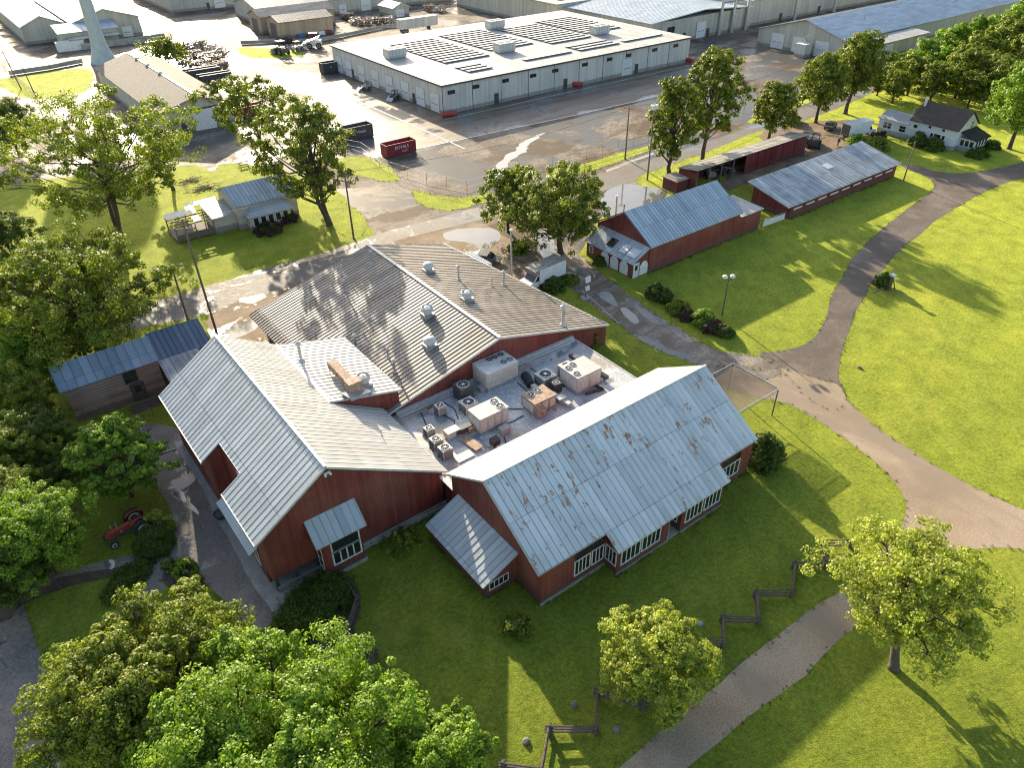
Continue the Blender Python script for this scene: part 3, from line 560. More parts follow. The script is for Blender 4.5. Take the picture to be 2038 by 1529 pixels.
for x in (31.15, 33.5): window(b, (x, 27.0, .95), X_, -Y_, 2.0, 1.5, 3, fw=.11)
for x in (38.75, 41.15): window(b, (x, 27.0, .95), X_, -Y_, 1.95, 1.5, 3, fw=.11)
window(b, (xa+.25, 28.3, .95), -Y_, -X_, 1.1, 1.5, 2, fw=.1)
window(b, (45.0, 28.45, .95), X_, -Y_, 2.4, 1.5, 3, fw=.11); window(b, (45.0, 28.45, 2.7), X_, -Y_, 2.4, .6, 0, fw=.08, fm='redtrim')
window(b, (38.2, 28.3, 1.0), -Y_, -X_, .8, 1.4, 1, fw=.08)
mb = MB(); mb.box(36.6, 38.2, 27.0, 28.44, -.02, .12); mb.bar((36.65, 26.95, 0), (37.3, 27.6, 2.7), .12, .12); mb.build('entry_step', M['concrete'], b)
mb = MB(); mb.box(23.9, 30.7, 28.3, 28.45, -.02, .16); mb.box(30.6, 36.6, 26.9, 27.0, -.02, .14); mb.box(38.2, 43.5, 26.9, 27.0, -.02, .14); mb.build('foundation', M['stone'], b)
door(b, (36.95, 28.45, .12), X_, -Y_, 1.0, 2.1, 'white', lite=True)
# lean-to on its gable
mb = MB(); mb.prx([(31.55, 0), (31.55, 1.6), (39.5, 1.6), (39.5, 0)], 20.95, 23.99)
mb.pry([(20.95, 1.6), (23.99, 1.6), (23.99, 3.15), (20.95, 1.75)], 31.56, 39.49); mb.build('wall', M['red'], b)
roofp(b, (20.55, 31.3, 1.72), (20.55, 39.7, 1.72), (24.0, 31.3, 3.32), (24.0, 39.7, 3.32), M['roofSy'], .6, .1)
window(b, (21.35, 31.56, .75), X_, -Y_, 1.75, .75, 3, fw=.08)

# --- log cabin and dark shed roof ---
b = thing('log_cabin', 'weathered two-storey log cabin with a pale blue metal roof at the left', 'cabin', (5, 78, 0))
mb = MB(); mb.prx([(75.7, 0), (75.7, 4.15), (78.1, 5.6), (80.6, 4.0), (80.6, 0)], .5, 9.6); mb.build('wall', M['log'], b)
roofp(b, (0.0, 75.45, 4.15), (9.75, 75.45, 4.15), (0.0, 78.1, 5.85), (9.75, 78.1, 5.85), M['rooflog'], .9, .1)
roofp(b, (0.0, 80.9, 4.0), (9.75, 80.9, 4.0), (0.0, 78.11, 5.85), (9.75, 78.11, 5.85), M['rooflog'], .9, .1)
window(b, (6.0, 75.7, 2.5), X_, -Y_, 1.2, 1.35, 0, 1, fm='dark'); door(b, (6.3, 75.7, 0), X_, -Y_, 1.2, 2.2, 'dark', lite=True)
b = thing('shed', 'low shed with a dark blue metal roof joining the log cabin to the big barn', 'shed', (12.5, 80, 0))
mb = MB(); mb.box(9.9, 15.3, 77.0, 80.0, 0, 3.1); mb.build('wall', M['log'], b)
roofp(b, (9.8, 76.6, 3.3), (15.6, 76.6, 3.3), (9.8, 80.2, 5.0), (15.6, 80.2, 5.0), M['roofdark'], .6, .1)
roofp(b, (9.7, 71.6, 2.4), (14, 71.6, 2.4), (9.7, 76.4, 3.5), (14, 76.4, 3.5), M['roofR2'], .6, .1, 'porch_roof')
for q0 in (9.9, 13.6): mb = MB(); mb.box(q0, q0+.15, 71.8, 71.95, 0, 2.4); mb.build('porch_post', M['pole'], b)

# --- barn with arched doors ---
b = thing('red_barn', 'red barn with a blue ribbed roof and white arched doors across its low front porch', 'barn', (80, 68, 0))
mb = MB(); mb.prx([(62.7, 0), (62.7, 4.0), (68, 7.2), (73.2, 4.0), (73.2, 0)], 71.0, 90.0); mb.box(90.01, 95.2, 62.75, 68.3, 0, 3.2)
mb.add([(68.2, 62.9, 0), (71, 62.9, 0), (71, 62.9, 3.75), (68.2, 62.9, 2.25), (68.2, 72.3, 0), (71, 72.3, 0), (71, 72.3, 3.75), (68.2, 72.3, 2.25)], [(0,1,2,3),(7,6,5,4),(3,2,6,7),(0,4,5,1),(0,3,7,4),(1,5,6,2)]); mb.build('wall', M['red'], b)
roofp(b, (70.8, 62.4, 4.05), (90.2, 62.4, 4.05), (70.8, 68, 7.35), (90.2, 68, 7.35), M['roofR1'], .6); roofp(b, (70.8, 73.5, 4.05), (90.2, 73.5, 4.05), (70.8, 68.01, 7.35), (90.2, 68.01, 7.35), M['roofR1'], .6)
roofp(b, (67.85, 62.7, 2.3), (67.85, 72.5, 2.3), (70.98, 62.7, 3.9), (70.98, 72.5, 3.9), M['roofSy'], .45, .1, 'porch_roof')
roofp(b, (90.2, 62.5, 3.3), (95.5, 62.5, 3.3), (90.2, 68.6, 3.6), (95.5, 68.6, 3.6), M['roofwh'], 1, .1, 'side_roof', rib=False)
mb = MB(); mb.add([(68.55, 65.1, 2.78), (69.9, 65.1, 3.47), (69.9, 66.3, 3.47), (68.55, 66.3, 2.78), (68.55, 65.1, 2.83), (69.9, 65.1, 3.52), (69.9, 66.3, 3.52), (68.55, 66.3, 2.83)], [(0,1,2,3),(7,6,5,4),(3,2,6,7),(0,4,5,1),(0,3,7,4),(1,5,6,2)]); mb.build('skylight', M['white'], b)
mb = MB(); mb.add([(68.55, 63.2, 2.78), (69.9, 63.2, 3.47), (69.9, 64.8, 3.47), (68.55, 64.8, 2.78), (68.55, 63.2, 2.83), (69.9, 63.2, 3.52), (69.9, 64.8, 3.52), (68.55, 64.8, 2.83)], [(0,1,2,3),(7,6,5,4),(3,2,6,7),(0,4,5,1),(0,3,7,4),(1,5,6,2)]); mb.build('skylight', M['white'], b)
mb = MB(); mb.add([(68.6, 67.6, 2.8), (69.9, 67.6, 3.47), (69.9, 68.9, 3.47), (68.6, 68.9, 2.8), (68.6, 67.6, 2.85), (69.9, 67.6, 3.52), (69.9, 68.9, 3.52), (68.6, 68.9, 2.85)], [(0,1,2,3),(7,6,5,4),(3,2,6,7),(0,4,5,1),(0,3,7,4),(1,5,6,2)]); mb.build('skylight', M['glass'], b)
def arch(p, u, n, w_, h_):
    p, u, n = Vector(p), Vector(u), Vector(n); pts = [(0, 0), (w_, 0), (w_, h_*.68), (w_*.72, h_*.97), (w_*.5, h_), (w_*.28, h_*.97), (0, h_*.68)]
    vs = [p+u*a+Vector((0, 0, c))+n*.002 for a, c in pts]; vs2 = [v+n*.08 for v in vs]; k = len(pts); m_ = MB()
    m_.add(vs+vs2, [tuple(range(k)), tuple(range(2*k-1, k-1, -1))]+[(i, i+k, (i+1) % k+k, (i+1) % k) for i in range(k)]); m_.build('arched_door', M['white'], b)
for y in (65.4, 67.3, 69.2): arch((68.2, y, .1), -Y_, -X_, 1.55, 2.0)
arch((69.45, 62.9, .1), X_, -Y_, 1.6, 2.0); door(b, (68.3, 62.9, .05), X_, -Y_, .85, 2.05, 'white', lite=True, frame='white'); window(b, (68.2, 71.6, .9), -Y_, -X_, .6, .8, 0, 1)
# --- weathered long shed ---
b = thing('long_shed', 'long low red shed with a weathered grey roof and narrow white wall slots', 'shed', (117, 65, 0))
mb = MB(); mb.prx([(61.95, 0), (61.95, 2.4), (69.3, 4.1), (69.3, 0)], 101.8, 132.5); mb.build('wall', M['redshed'], b)
roofp(b, (100.2, 61.35, 2.5), (132.7, 61.35, 2.5), (100.2, 69.6, 4.4), (132.7, 69.6, 4.4), M['roofR2'], .9, .1, ww=.05)
mb = MB(); mb.slab([(117, 66, 3.66), (118.8, 66, 3.66), (118.8, 67.3, 3.96), (117, 67.3, 3.96)], .06); mb.build('skylight', M['white'], b)
for k in range(9):
    mb = MB(); mb.box(102.6+k*3.3, 104.8+k*3.3, 61.87, 61.95, 1.35, 1.6); mb.build('slot', M['white'], b)
# --- open farm shed ---
b = thing('open_shed', 'long open-fronted farm shed with a rusty patched roof and red board doors', 'shed', (114, 81, 0))
mb = MB(); mb.box(99.4, 130.6, 83.0, 83.2, 0, 2.95); mb.box(99.4, 99.6, 79.3, 82.99, 0, 3.1); mb.box(130.4, 130.6, 79.3, 82.99, 0, 3.1); mb.build('wall', M['redshed'], b)
for k in range(5):
    mb = MB(); mb.box(112.6+k*3.6, 116.05+k*3.6, 79.3, 79.42, 0, 3.3); mb.build('door', M['redshed'], b)
for k in range(4):
    mb = MB(); mb.box(99.6+k*3.2, 99.8+k*3.2, 79.3, 79.5, 0, 3.5); mb.build('post', M['pole'], b)
roofp(b, (99.0, 83.3, 3.1), (130.9, 83.3, 3.1), (99.0, 78.9, 3.75), (130.9, 78.9, 3.75), M['roofR3'], .9, .1)
b = thing('small_shed', 'small flat-roofed red shed at the left end of the open farm shed', 'shed', (97.5, 82, 0))
mb = MB(); mb.box(96.2, 99.1, 80.7, 83.8, 0, 2.0); mb.build('wall', M['redshed'], b); roofp(b, (96, 80.5, 2.0), (99.3, 80.5, 2.0), (96, 84, 2.12), (99.3, 84, 2.12), M['roofR3'], .9, .08)
# --- white house ---
b = thing('house', 'white two-storey house with a brown shingle roof and a black-roofed porch', 'house', (157, 68, 0))
mb = MB(); mb.pry([(153.6, 0), (153.6, 4.05), (157.3, 6.75), (161, 4.05), (161, 0)], 62.3, 71.5); mb.pry([(153.7, 0), (153.7, 2.85), (156.8, 3.85), (160, 2.9), (160, 0)], 71.51, 78.1); mb.box(155.2, 160.5, 59.3, 62.29, 0, 2.3); mb.build('wall', M['housew'], b)
roofp(b, (153.2, 62.0, 3.95), (153.2, 71.8, 3.95), (157.3, 62.0, 6.95), (157.3, 71.8, 6.95), M['shbrown'], rib=False); roofp(b, (161.4, 62.0, 3.95), (161.4, 71.8, 3.95), (157.31, 62.0, 6.95), (157.31, 71.8, 6.95), M['shbrown'], rib=False)
roofp(b, (153.3, 71.81, 2.9), (153.3, 78.4, 2.9), (156.8, 71.81, 4.0), (156.8, 78.4, 4.0), M['roofwh'], 1, .1, rib=False); roofp(b, (160.3, 71.81, 2.9), (160.3, 78.4, 2.9), (156.81, 71.81, 4.0), (156.81, 78.4, 4.0), M['roofwh'], 1, .1, rib=False)
roofp(b, (155.0, 59.0, 2.35), (160.8, 59.0, 2.35), (155.0, 62.25, 3.5), (160.8, 62.25, 3.5), M['shblack'], rib=False, name='porch_roof')
mb = MB(); mb.box(156.2, 156.6, 71.0, 71.4, 6.0, 7.9); mb.build('chimney', M['white'], b); mb = MB(); mb.cyl((157, 73.3, 3.5), .12, 1.6, 8); mb.build('flue', M['galv'], b)
for y, z, ww, hh in ((77, 1.2, .75, 1.1), (76.1, 1.2, .75, 1.1), (73.6, 1.2, .6, 1.1), (72.9, 1.2, .6, 1.1), (70.9, 2.6, .8, .6), (68.0, 3.15, .6, .45), (65.3, 3.15, .6, .45), (67.2, .9, .5, 1.5), (66.5, .9, 1.3, 1.5), (64.9, .9, .5, 1.5)): window(b, (153.7 if y > 71.5 else 153.6, y, z), -Y_, -X_, ww, hh, 0, 1 if hh > 1 else 0, fw=.1)
door(b, (153.6, 69.6, .1), -Y_, -X_, .9, 2.0, 'white', lite=True); window(b, (158.2, 62.3, 3.6), X_, -Y_, .9, 1.2, 0, 1)
for y in (62.0, 61.1, 60.2): window(b, (155.2, y, 1.0), -Y_, -X_, .7, 1.1, 0)
for k in range(4): window(b, (155.6+k*1.2, 59.3, 1.0), X_, -Y_, .75, 1.1, 0)
# --- cream house ---
b = thing('house', 'small cream house with a pale blue metal roof and a windowed hip-roofed porch', 'house', (36, 116, 0))
mb = MB(); mb.prx([(112.3, 0), (112.3, 3.95), (116.3, 5.6), (120.2, 3.95), (120.2, 0)], 31.8, 41.6); mb.box(33.0, 39.6, 110.4, 112.29, 0, 2.5); mb.box(28.4, 31.79, 113.4, 118, 0, 2.6); mb.build('wall', M['housec'], b)
roofp(b, (31.4, 111.9, 3.9), (42, 111.9, 3.9), (31.4, 116.3, 5.8), (42, 116.3, 5.8), M['roofR1'], .6); roofp(b, (31.4, 120.7, 3.9), (42, 120.7, 3.9), (31.4, 116.31, 5.8), (42, 116.31, 5.8), M['roofR1'], .6)
mb = MB(); P = [(32.6, 110.0, 2.5), (40, 110.0, 2.5), (40, 112.28, 3.1), (38.6, 112.28, 3.5), (34.2, 112.28, 3.5), (32.6, 112.28, 2.5)]
mb.add(P+[(p[0], p[1], p[2]-.1) for p in P], [(0, 1, 3, 4), (1, 2, 3), (0, 4, 5), (6, 7, 9, 10), (0, 6, 7, 1), (0, 5, 11, 6)]); mb.build('porch_roof', M['roofSy'], b)
roofp(b, (28.1, 113.1, 2.55), (31.78, 113.1, 2.55), (28.1, 118.2, 3.3), (31.78, 118.2, 3.3), M['roofS'], .6, .1, 'side_roof')
for k in range(5): window(b, (33.5+k*1.2, 110.4, .9), X_, -Y_, .75, 1.2, 0)
for y in (112.0, 111.2): window(b, (33.0, y, .9), -Y_, -X_, .5, 1.2, 0)
b = thing('pergola', 'ramshackle white-boarded deck shelter at the left side of the cream house', 'pergola', (25.5, 116, 0))
mb = MB()
for x in (22.6, 25.5, 28.2):
    for y in (113.2, 118): mb.box(x-.08, x+.08, y-.08, y+.08, 0, 2.4)
for a in range(5): mb.bar((22.4, 113.4+a*1.1, 2.5), (28.3, 113.6+a*1.1, 2.5), .08, .14)
mb.bar((22.5, 113, 1), (28.2, 113, 1), .06, .3); mb.build('frame', M['pole'], b)
mb = MB(); mb.slab([(22.4, 116.8, 2.68), (27.0, 116.8, 2.75), (27.2, 118.7, 2.95), (22.6, 118.7, 2.9)], .06); mb.slab([(26, 119.2, 2.9), (31, 119.2, 3.0), (31.3, 120.6, 3.1), (26.3, 120.6, 3.0)], .06); mb.slab([(25.6, 113.6, 2.66), (26.8, 113.8, 2.68), (26.9, 115.7, 2.7), (25.8, 115.6, 2.7)], .05); mb.build('roof_board', M['white'], b)
mb = MB(); mb.box(22.5, 28.3, 113.1, 118.5, .3, .42); mb.box(22.5, 28.3, 113.1, 113.2, .42, 1.3); mb.build('deck', M['pole'], b)
# --- tan-roofed garage ---
b = thing('garage', 'long cream metal garage with a tan shingle roof and one big white overhead door', 'garage', (44, 195, 0))
mb = MB(); mb.pry([(36.6, 0), (36.6, 4.6), (44.6, 6.9), (51.9, 4.6), (51.9, 0)], 168, 219.5); mb.build('wall', M['beige'], b)
roofp(b, (36.0, 167.2, 4.75), (36.0, 220, 4.75), (44.7, 167.2, 7.15), (44.7, 220, 7.15), M['shtan'], rib=False); roofp(b, (52.4, 167.2, 4.75), (52.4, 220, 4.75), (44.71, 167.2, 7.15), (44.71, 220, 7.15), M['shtan'], rib=False)
mb = MB(); mb.bar((44.7, 168, 7.2), (44.7, 219, 7.2), .35, .1)
for y in (192, 202, 211): mb.box(44.3, 45.1, y-.4, y+.4, 7.1, 7.6)
mb.build('ridge_vent', M['white'], b)
door(b, (43.2, 168, 0), X_, -Y_, 4.6, 4.2, 'white', 'overhead_door', 5, frame='dark'); door(b, (40.6, 168, 0), X_, -Y_, 1.0, 2.1, 'dark'); mb = MB(); mb.box(36.7, 51.8, 167.93, 168, 4.35, 4.55); mb.box(44.4, 44.9, 167.93, 168, 5.8, 6.2); mb.build('trim', M['dark'], b)
# --- white warehouse with solar panels ---
b = thing('warehouse', 'huge white flat-roofed warehouse with rows of solar panels and a line of overhead doors', 'warehouse', (130, 170, 0))
mb = MB(); mb.box(90.55, 170.6, 144.6, 198.2, 0, 6.25); mb.build('wall', M['grysid'], b)
mb = MB(); mb.box(90.2, 171.0, 144.2, 198.6, 6.26, 6.42); mb.build('roof', M['roofwh'], b)
mb = MB(); mb.box(90.1, 90.2, 144.1, 198.6, 6.1, 6.44); mb.box(90.2, 171, 144.1, 144.2, 6.1, 6.44)
for k in range(1, 10): mb.box(90.55+k*8, 90.67+k*8, 144.55, 144.6, 0, 6.1)
mb.box(90.45, 90.55, 144.5, 144.62, 0, 6.1); mb.build('trim', M['dark'], b)
for px, py in ((676.8, 140), (695.5, 149), (721, 156), (748, 166), (775.5, 176), (807, 187.5), (837.5, 199), (866, 209)):
    q = AX(px, py, 90.55); door(b, (90.55, q.y+1.75, .05), -Y_, -X_, 3.5, 4.1, 'white', 'overhead_door', 6, True, 'hvac')
for px, py in ((704, 158), (825, 205)): q = AX(px, py, 90.55); door(b, (90.55, q.y+.5, .05), -Y_, -X_, 1.0, 2.1, 'dark')
for px, py in ((898, 183), (947, 172), (1006, 160), (1061, 150), (1105, 140), (1164, 128), (1213, 117.5), (1251, 109.5), (1303, 98.6), (1345, 90)): q = AY(px, py, 144.6); window(b, (q.x-.9, 144.6, q.z-.35), X_, -Y_, 1.8, .7, 1, fm='dark', fw=.06)
for px in (988, 1125, 1266): q = AY(px, 198 if px < 1000 else 168 if px < 1200 else 138, 144.6); door(b, (q.x-.5, 144.6, .05), X_, -Y_, 1.0, 2.2, 'dark')
q = AY(1248, 133, 144.6); door(b, (q.x-1.8, 144.6, .05), X_, -Y_, 3.6, 4.0, 'white', 'overhead_door', 6, True, 'hvac')
for i, (nl, fl, nr) in enumerate([((885,125),(755,86),(977,110)),((933,143),(893,131),(980,134)),((975,100),(857,70),(1079,90)),((1097.5,86),(965,57),(1177.5,72.5)),((1164,65.5),(1042.5,41),(1232.5,53)),((1155,100),(1112.5,91),(1235,86)),((1242.5,82.5),(1222,78),(1322,69)),((1046,120),(1029,116),(1137,102.5))]):
    a, c, d = G(*nl, 6.6), G(*fl, 6.6), G(*nr, 6.6); x0_, y0_, y1_, x1_ = a.x, a.y, c.y, d.x
    s = thing('solar_array', ['large block of solar panel rows at the left of the warehouse roof','small block of solar panel rows near the front left roof edge','block of solar panel rows behind the first on the warehouse roof','block of solar panel rows in the middle of the warehouse roof','block of solar panel rows at the back right of the warehouse roof','solar panel rows near the front edge right of the middle roof unit','solar panel rows at the front right corner of the warehouse roof','narrow strip of solar panels along the middle of the front roof edge'][i], 'solar panels', (a.x, a.y, 6.45), 'solar arrays on the warehouse roof')
    n = max(1, int((y1_-y0_)/2.3)); mb = MB(); fr = MB()
    for k in range(n):
        y = y0_+k*2.3; mb.slab([(x0_, y, 6.78), (x1_, y, 6.78), (x1_, y+1.45, 6.66), (x0_, y+1.45, 6.66)], .05); fr.bar((x0_, y+.02, 6.59), (x1_, y+.02, 6.59), .06, .26); fr.bar((x0_, y+1.4, 6.53), (x1_, y+1.4, 6.53), .06, .14)
    mb.build('panel_row', M['solar'], s); fr.build('rack', M['rack'], s)
# --- far warehouses and sheds: label, x0,x1,y0,y1,eave,ridge,axis,wallmat,roofmat, doors
def far(name, label, x0, x1, y0, y1, e, r, axis, wm, rm, doors=(), over=.4, cat='warehouse', rib=1.2):
    b = thing(name, label, cat, ((x0+x1)/2, (y0+y1)/2, 0)); o = over
    if axis == 'y':
        c = (x0+x1)/2; mb = MB(); mb.pry([(x0, 0), (x0, e), (c, r), (x1, e), (x1, 0)], y0, y1); mb.build('wall', M[wm], b); k = (r-e)/(c-x0)*o
        roofp(b, (x0-o, y0-o, e-k+.15), (x0-o, y1+o, e-k+.15), (c, y0-o, r+.15), (c, y1+o, r+.15), M[rm], rib, ww=.1); roofp(b, (x1+o, y0-o, e-k+.15), (x1+o, y1+o, e-k+.15), (c+.01, y0-o, r+.15), (c+.01, y1+o, r+.15), M[rm], rib, ww=.1)
        mb = MB(); mb.bar((x0-o, y0-o-.02, e-k+.1), (c, y0-o-.02, r+.1), .06, .25); mb.bar((c, y0-o-.02, r+.1), (x1+o, y0-o-.02, e-k+.1), .06, .25); mb.build('trim', M['white'], b)
    else:
        c = (y0+y1)/2; mb = MB(); mb.prx([(y0, 0), (y0, e), (c, r), (y1, e), (y1, 0)], x0, x1); mb.build('wall', M[wm], b); k = (r-e)/(c-y0)*o
        roofp(b, (x0-o, y0-o, e-k+.15), (x1+o, y0-o, e-k+.15), (x0-o, c, r+.15), (x1+o, c, r+.15), M[rm], rib, ww=.1); roofp(b, (x0-o, y1+o, e-k+.15), (x1+o, y1+o, e-k+.15), (x0-o, c+.01, r+.15), (x1+o, c+.01, r+.15), M[rm], rib, ww=.1)
    for f, p, w_, h_, mt in doors:
        if f == 's': door(b, (p, y0, .02), X_, -Y_, w_, h_, mt, 'overhead_door' if w_ > 1.5 else 'door', 4 if w_ > 1.5 else 0, w_ > 1.5 and mt == 'white', 'hvac')
        else: door(b, (x0, p, .02), -Y_, -X_, w_, h_, mt, 'overhead_door' if w_ > 1.5 else 'door', 4 if w_ > 1.5 else 0, False, 'hvac')
    return b
far('tan_shed', 'tan metal shed with a dark open end, front one of the two tan sheds', 95.8, 113.8, 245.8, 256, 4.9, 6.2, 'x', 'tan', 'roofM2', [('w', 253.5, 5, 4.2, 'hvacd')], cat='shed')  # dark door panel paints the shade inside the open end
far('tan_shed', 'longer tan metal shed standing just behind the front tan shed', 94.5, 120.5, 258, 268, 5.0, 6.6, 'x', 'tan', 'roofM2', [('w', 265.5, 5, 4.2, 'hvacd')], cat='shed')
far('warehouse', 'long low cream warehouse with a pale roof behind the tan sheds', 100, 180, 276, 296, 4.8, 7.0, 'x', 'beige', 'roofwh', [('s', 140, 4, 3.8, 'white'), ('s', 131, 3, 3, 'white')])
far('small_shed', 'small cream gabled shed behind the grey trailer', 142, 148.5, 256, 266, 3.0, 4.4, 'y', 'beige', 'roofwh', [('s', 143.2, 3.2, 2.5, 'white')], cat='shed')
far('warehouse', 'grey roofed gabled building left of the water tower leg, left half of a pair', 31, 43, 290, 345, 5.0, 7.5, 'y', 'beige', 'roofblue', (), rib=2)
far('warehouse', 'pale roofed gabled building behind the water tower leg, right half of a pair', 44, 64, 283, 345, 5.5, 8.6, 'y', 'beige', 'roofwh', [('s', 58, 3, 3, 'white')], rib=2)
b = thing('workshop', 'low cream workshop with a blue lean-to roof near the water tower foot', 'building', (47, 282, 0))
mb = MB(); mb.box(38.8, 55, 276, 282.9, 0, 4.2); mb.build('wall', M['beige'], b); roofp(b, (38.2, 275.5, 4.3), (55.6, 275.5, 4.3), (38.2, 283, 5.8), (55.6, 283, 5.8), M['roofR1'], 1.2)
roofp(b, (40.5, 272.5, 2.8), (55, 272.5, 2.8), (40.5, 275.4, 3.2), (55, 275.4, 3.2), M['roofwh'], 1.2, .1, 'canopy')
for x in (40.7, 45.5, 50, 54.8): mb = MB(); mb.box(x-.1, x+.1, 272.6, 272.8, 0, 2.7); mb.build('post', M['dark'], b)
far('warehouse', 'cream warehouse with a white roof at the top edge beyond the water tower', 84, 118, 318, 372, 6.0, 8.0, 'y', 'beige', 'roofwh', [('s', 100, 4, 4, 'white'), ('s', 108, 4, 4, 'white'), ('s', 97, 1.1, 2.2, 'dark')], rib=2)
far('warehouse', 'grey building cut by the top left corner', 8, 24, 325, 372, 5, 7, 'y', 'grysid', 'roofblue', (), rib=2)
far('warehouse', 'cream building at the top edge right of the white-roofed cream warehouse', 121, 138, 320, 345, 4.6, 6, 'x', 'beige', 'roofwh', [('s', 126, 3.5, 3, 'white')], rib=2)
# big white complex behind
b = thing('warehouse', 'sprawling white warehouse complex with a grey-edged solar roof behind the solar warehouse', 'warehouse', (215, 215, 0))
mb = MB(); mb.box(173, 300, 203, 262, 0, 7.2); mb.box(176, 222, 164.2, 202.9, 0, 6.4); mb.box(222.1, 330, 166, 202.8, 0, 7.6); mb.build('wall', M['beige'], b)
mb = MB(); mb.box(172.5, 300.5, 203, 262.5, 7.22, 7.42); mb.box(222.1, 330.5, 165.6, 202.9, 7.62, 7.8); mb.build('roof', M['roofwh'], b)
roofp(b, (175.6, 163.8, 6.45), (175.6, 202.9, 6.45), (199, 163.8, 8.0), (199, 202.9, 8.0), M['roofblue'], 1.2, name='roof'); roofp(b, (222.0, 163.8, 6.45), (222.0, 202.9, 6.45), (199.01, 163.8, 8.0), (199.01, 202.9, 8.0), M['roofblue'], 1.2, name='roof')
mb = MB()
mb.bar((175.6, 163.7, 6.5), (199, 163.7, 8.05), .1, .3); mb.bar((199, 163.7, 8.05), (222, 163.7, 6.5), .1, .3); mb.build('trim', M['white'], b)
door(b, (196, 164.1, .05), X_, -Y_, 4, 4.6, 'white', 'overhead_door', 5, True, 'hvac'); window(b, (183, 164.2, 3), X_, -Y_, 3, 1.6, 1, fm='dark')
for x in (190, 200.8, 240, 262): door(b, (x, 164.1 if x < 222 else 165.9, .05), X_, -Y_, 1.1, 2.2, 'dark')
mb = MB()
for x in (206, 212, 219, 245, 268): mb.tube([(x, 163.4, 0), (x, 163.4, 9.5)], .55, 8)
mb.tube([(206, 163.6, 9.3), (219, 163.6, 9.3), (226, 170, 9.6)], .5, 8); mb.build('duct_stack', M['galv'], b)
for i, (ax, ay, bx, by) in enumerate([(178, 208, 198, 226), (202, 208, 222, 226), (226, 208, 248, 226), (252, 208, 274, 226), (178, 232, 198, 252), (202, 232, 222, 252), (226, 232, 248, 252)]):
    s = thing('solar_array', ['solar block nearest the camera on the far white complex, left end','solar block second from the left on the far white complex front row','solar block third from the left on the far white complex front row','solar block fourth from the left on the far white complex front row','back left solar block on the far white complex','back middle solar block on the far white complex','back right solar block on the far white complex'][i], 'solar panels', (ax, ay, 7.45), 'solar arrays on the far complex roof')
    mb = MB(); fr = MB()
    for k in range(int((by-ay)/2.3)): y = ay+k*2.3; mb.slab([(ax, y, 7.62), (bx, y, 7.62), (bx, y+1.75, 7.86), (ax, y+1.75, 7.86)], .05); fr.bar((ax, y+1.7, 7.6), (bx, y+1.7, 7.6), .08, .3)
    mb.build('panel_row', M['solar'], s); fr.build('rack', M['rack'], s)
# long blue-roofed warehouse, top right
b = thing('warehouse', 'long cream warehouse with a blue-grey roof and three white doors in its gable end', 'warehouse', (260, 132, 0))
mb = MB()
mb.prx([(118.8, 0), (118.8, 5.2), (131.5, 8.6), (146.8, 4.5), (146.8, 0)], 203.5, 330); mb.box(210, 236.5, 112.9, 118.79, 0, 4.2); mb.build('wall', M['beige'], b)
roofp(b, (203, 118.3, 5.15), (330, 118.3, 5.15), (203, 131.5, 8.8), (330, 131.5, 8.8), M['roofblue'], 1.2); roofp(b, (203, 147.3, 4.5), (330, 147.3, 4.5), (203, 131.51, 8.8), (330, 131.51, 8.8), M['roofwh'], 1.2)
mb = MB(); mb.slab([(209.6, 112.4, 4.3), (237, 112.4, 4.3), (237, 118.25, 4.75), (209.6, 118.25, 4.75)], .12); mb.build('side_roof', M['roofwh'], b)
for y in (139.8, 132.6, 125.2): door(b, (203.5, y+2.2, .05), -Y_, -X_, 4.3, 4.0, 'white', 'overhead_door', 4, True, 'hvac')
for x in (214.5, 230.5): door(b, (x, 112.9, .05), X_, -Y_, 4, 3.6, 'white', 'overhead_door', 4, False, 'hvac')
b = thing('storage_box', 'grey metal box standing before the gable end doors of the blue-roofed warehouse', 'container', (200.5, 129, 0)); mb = MB(); mb.box(198.8, 202, 127.4, 130.6, 0, 3.4); mb.build('body', M['grysid'], b); mb = MB(); mb.tube([(200.4, 129, 3.4), (200.4, 129, 5), (201.5, 128.4, 5.6)], .12, 6); mb.build('pipe', M['galv'], b)
far('small_shed', 'low white-roofed building at the far right end of the wet lot', 268, 286, 96, 106, 3, 4.2, 'x', 'grysid', 'roofwh', (), cat='building')
# ---------------- roof equipment ----------------
def fan(mb, g, c, r):   # guard ring into mb, dark well + blades into g
    mb.lathe(c, [(r*1.08, 0), (r*1.08, .06), (r*.94, .06), (r*.94, 0)], 18)
    g.cyl((c[0], c[1], c[2]+.004), r*.93, .012, 18)
def grille(mb, c, r):
    for k in range(4):
        q = k*math.pi/4; d = Vector((math.cos(q), math.sin(q), 0))*r*.95; mb.bar(Vector(c)-d+Vector((0, 0, .05)), Vector(c)+d+Vector((0, 0, .05)), .02, .015)
    mb.cyl((c[0], c[1], c[2]+.02), r*.28, .05, 10)
def condenser(s, h, name, label, mat='hvac', group=None):
    t = thing(name, label, 'air conditioner', group=group); b_ = MB(); b_.box(-s/2, s/2, -s/2, s/2, .08, h); a = s/2
    b_.build('casing', M[mat], t); l = MB()
    n = 9
    for k in range(n):
        z = .16+(h-.26)*k/(n-1)
        for u in ((0, -a), (0, a)): l.cbox((0, u[1]*1.015, z), s*.86, .03, .025)
        for u in (-a, a): l.cbox((u*1.015, 0, z), .03, s*.86, .025)
    l.build('louvre', M['hvacd'], t); f, g = MB(), MB(); fan(f, g, (0, 0, h), s*.4); grille(f, (0, 0, h), s*.4); f.build('fan_guard', M['galv'], t); g.build('fan', M['black'], t)
    p = MB(); p.box(-a-.1, a+.1, -a*.7, -a*.5, -.0, .08); p.box(-a-.1, a+.1, a*.5, a*.7, -.0, .08); p.build('skid', M['oldwood'], t); return t
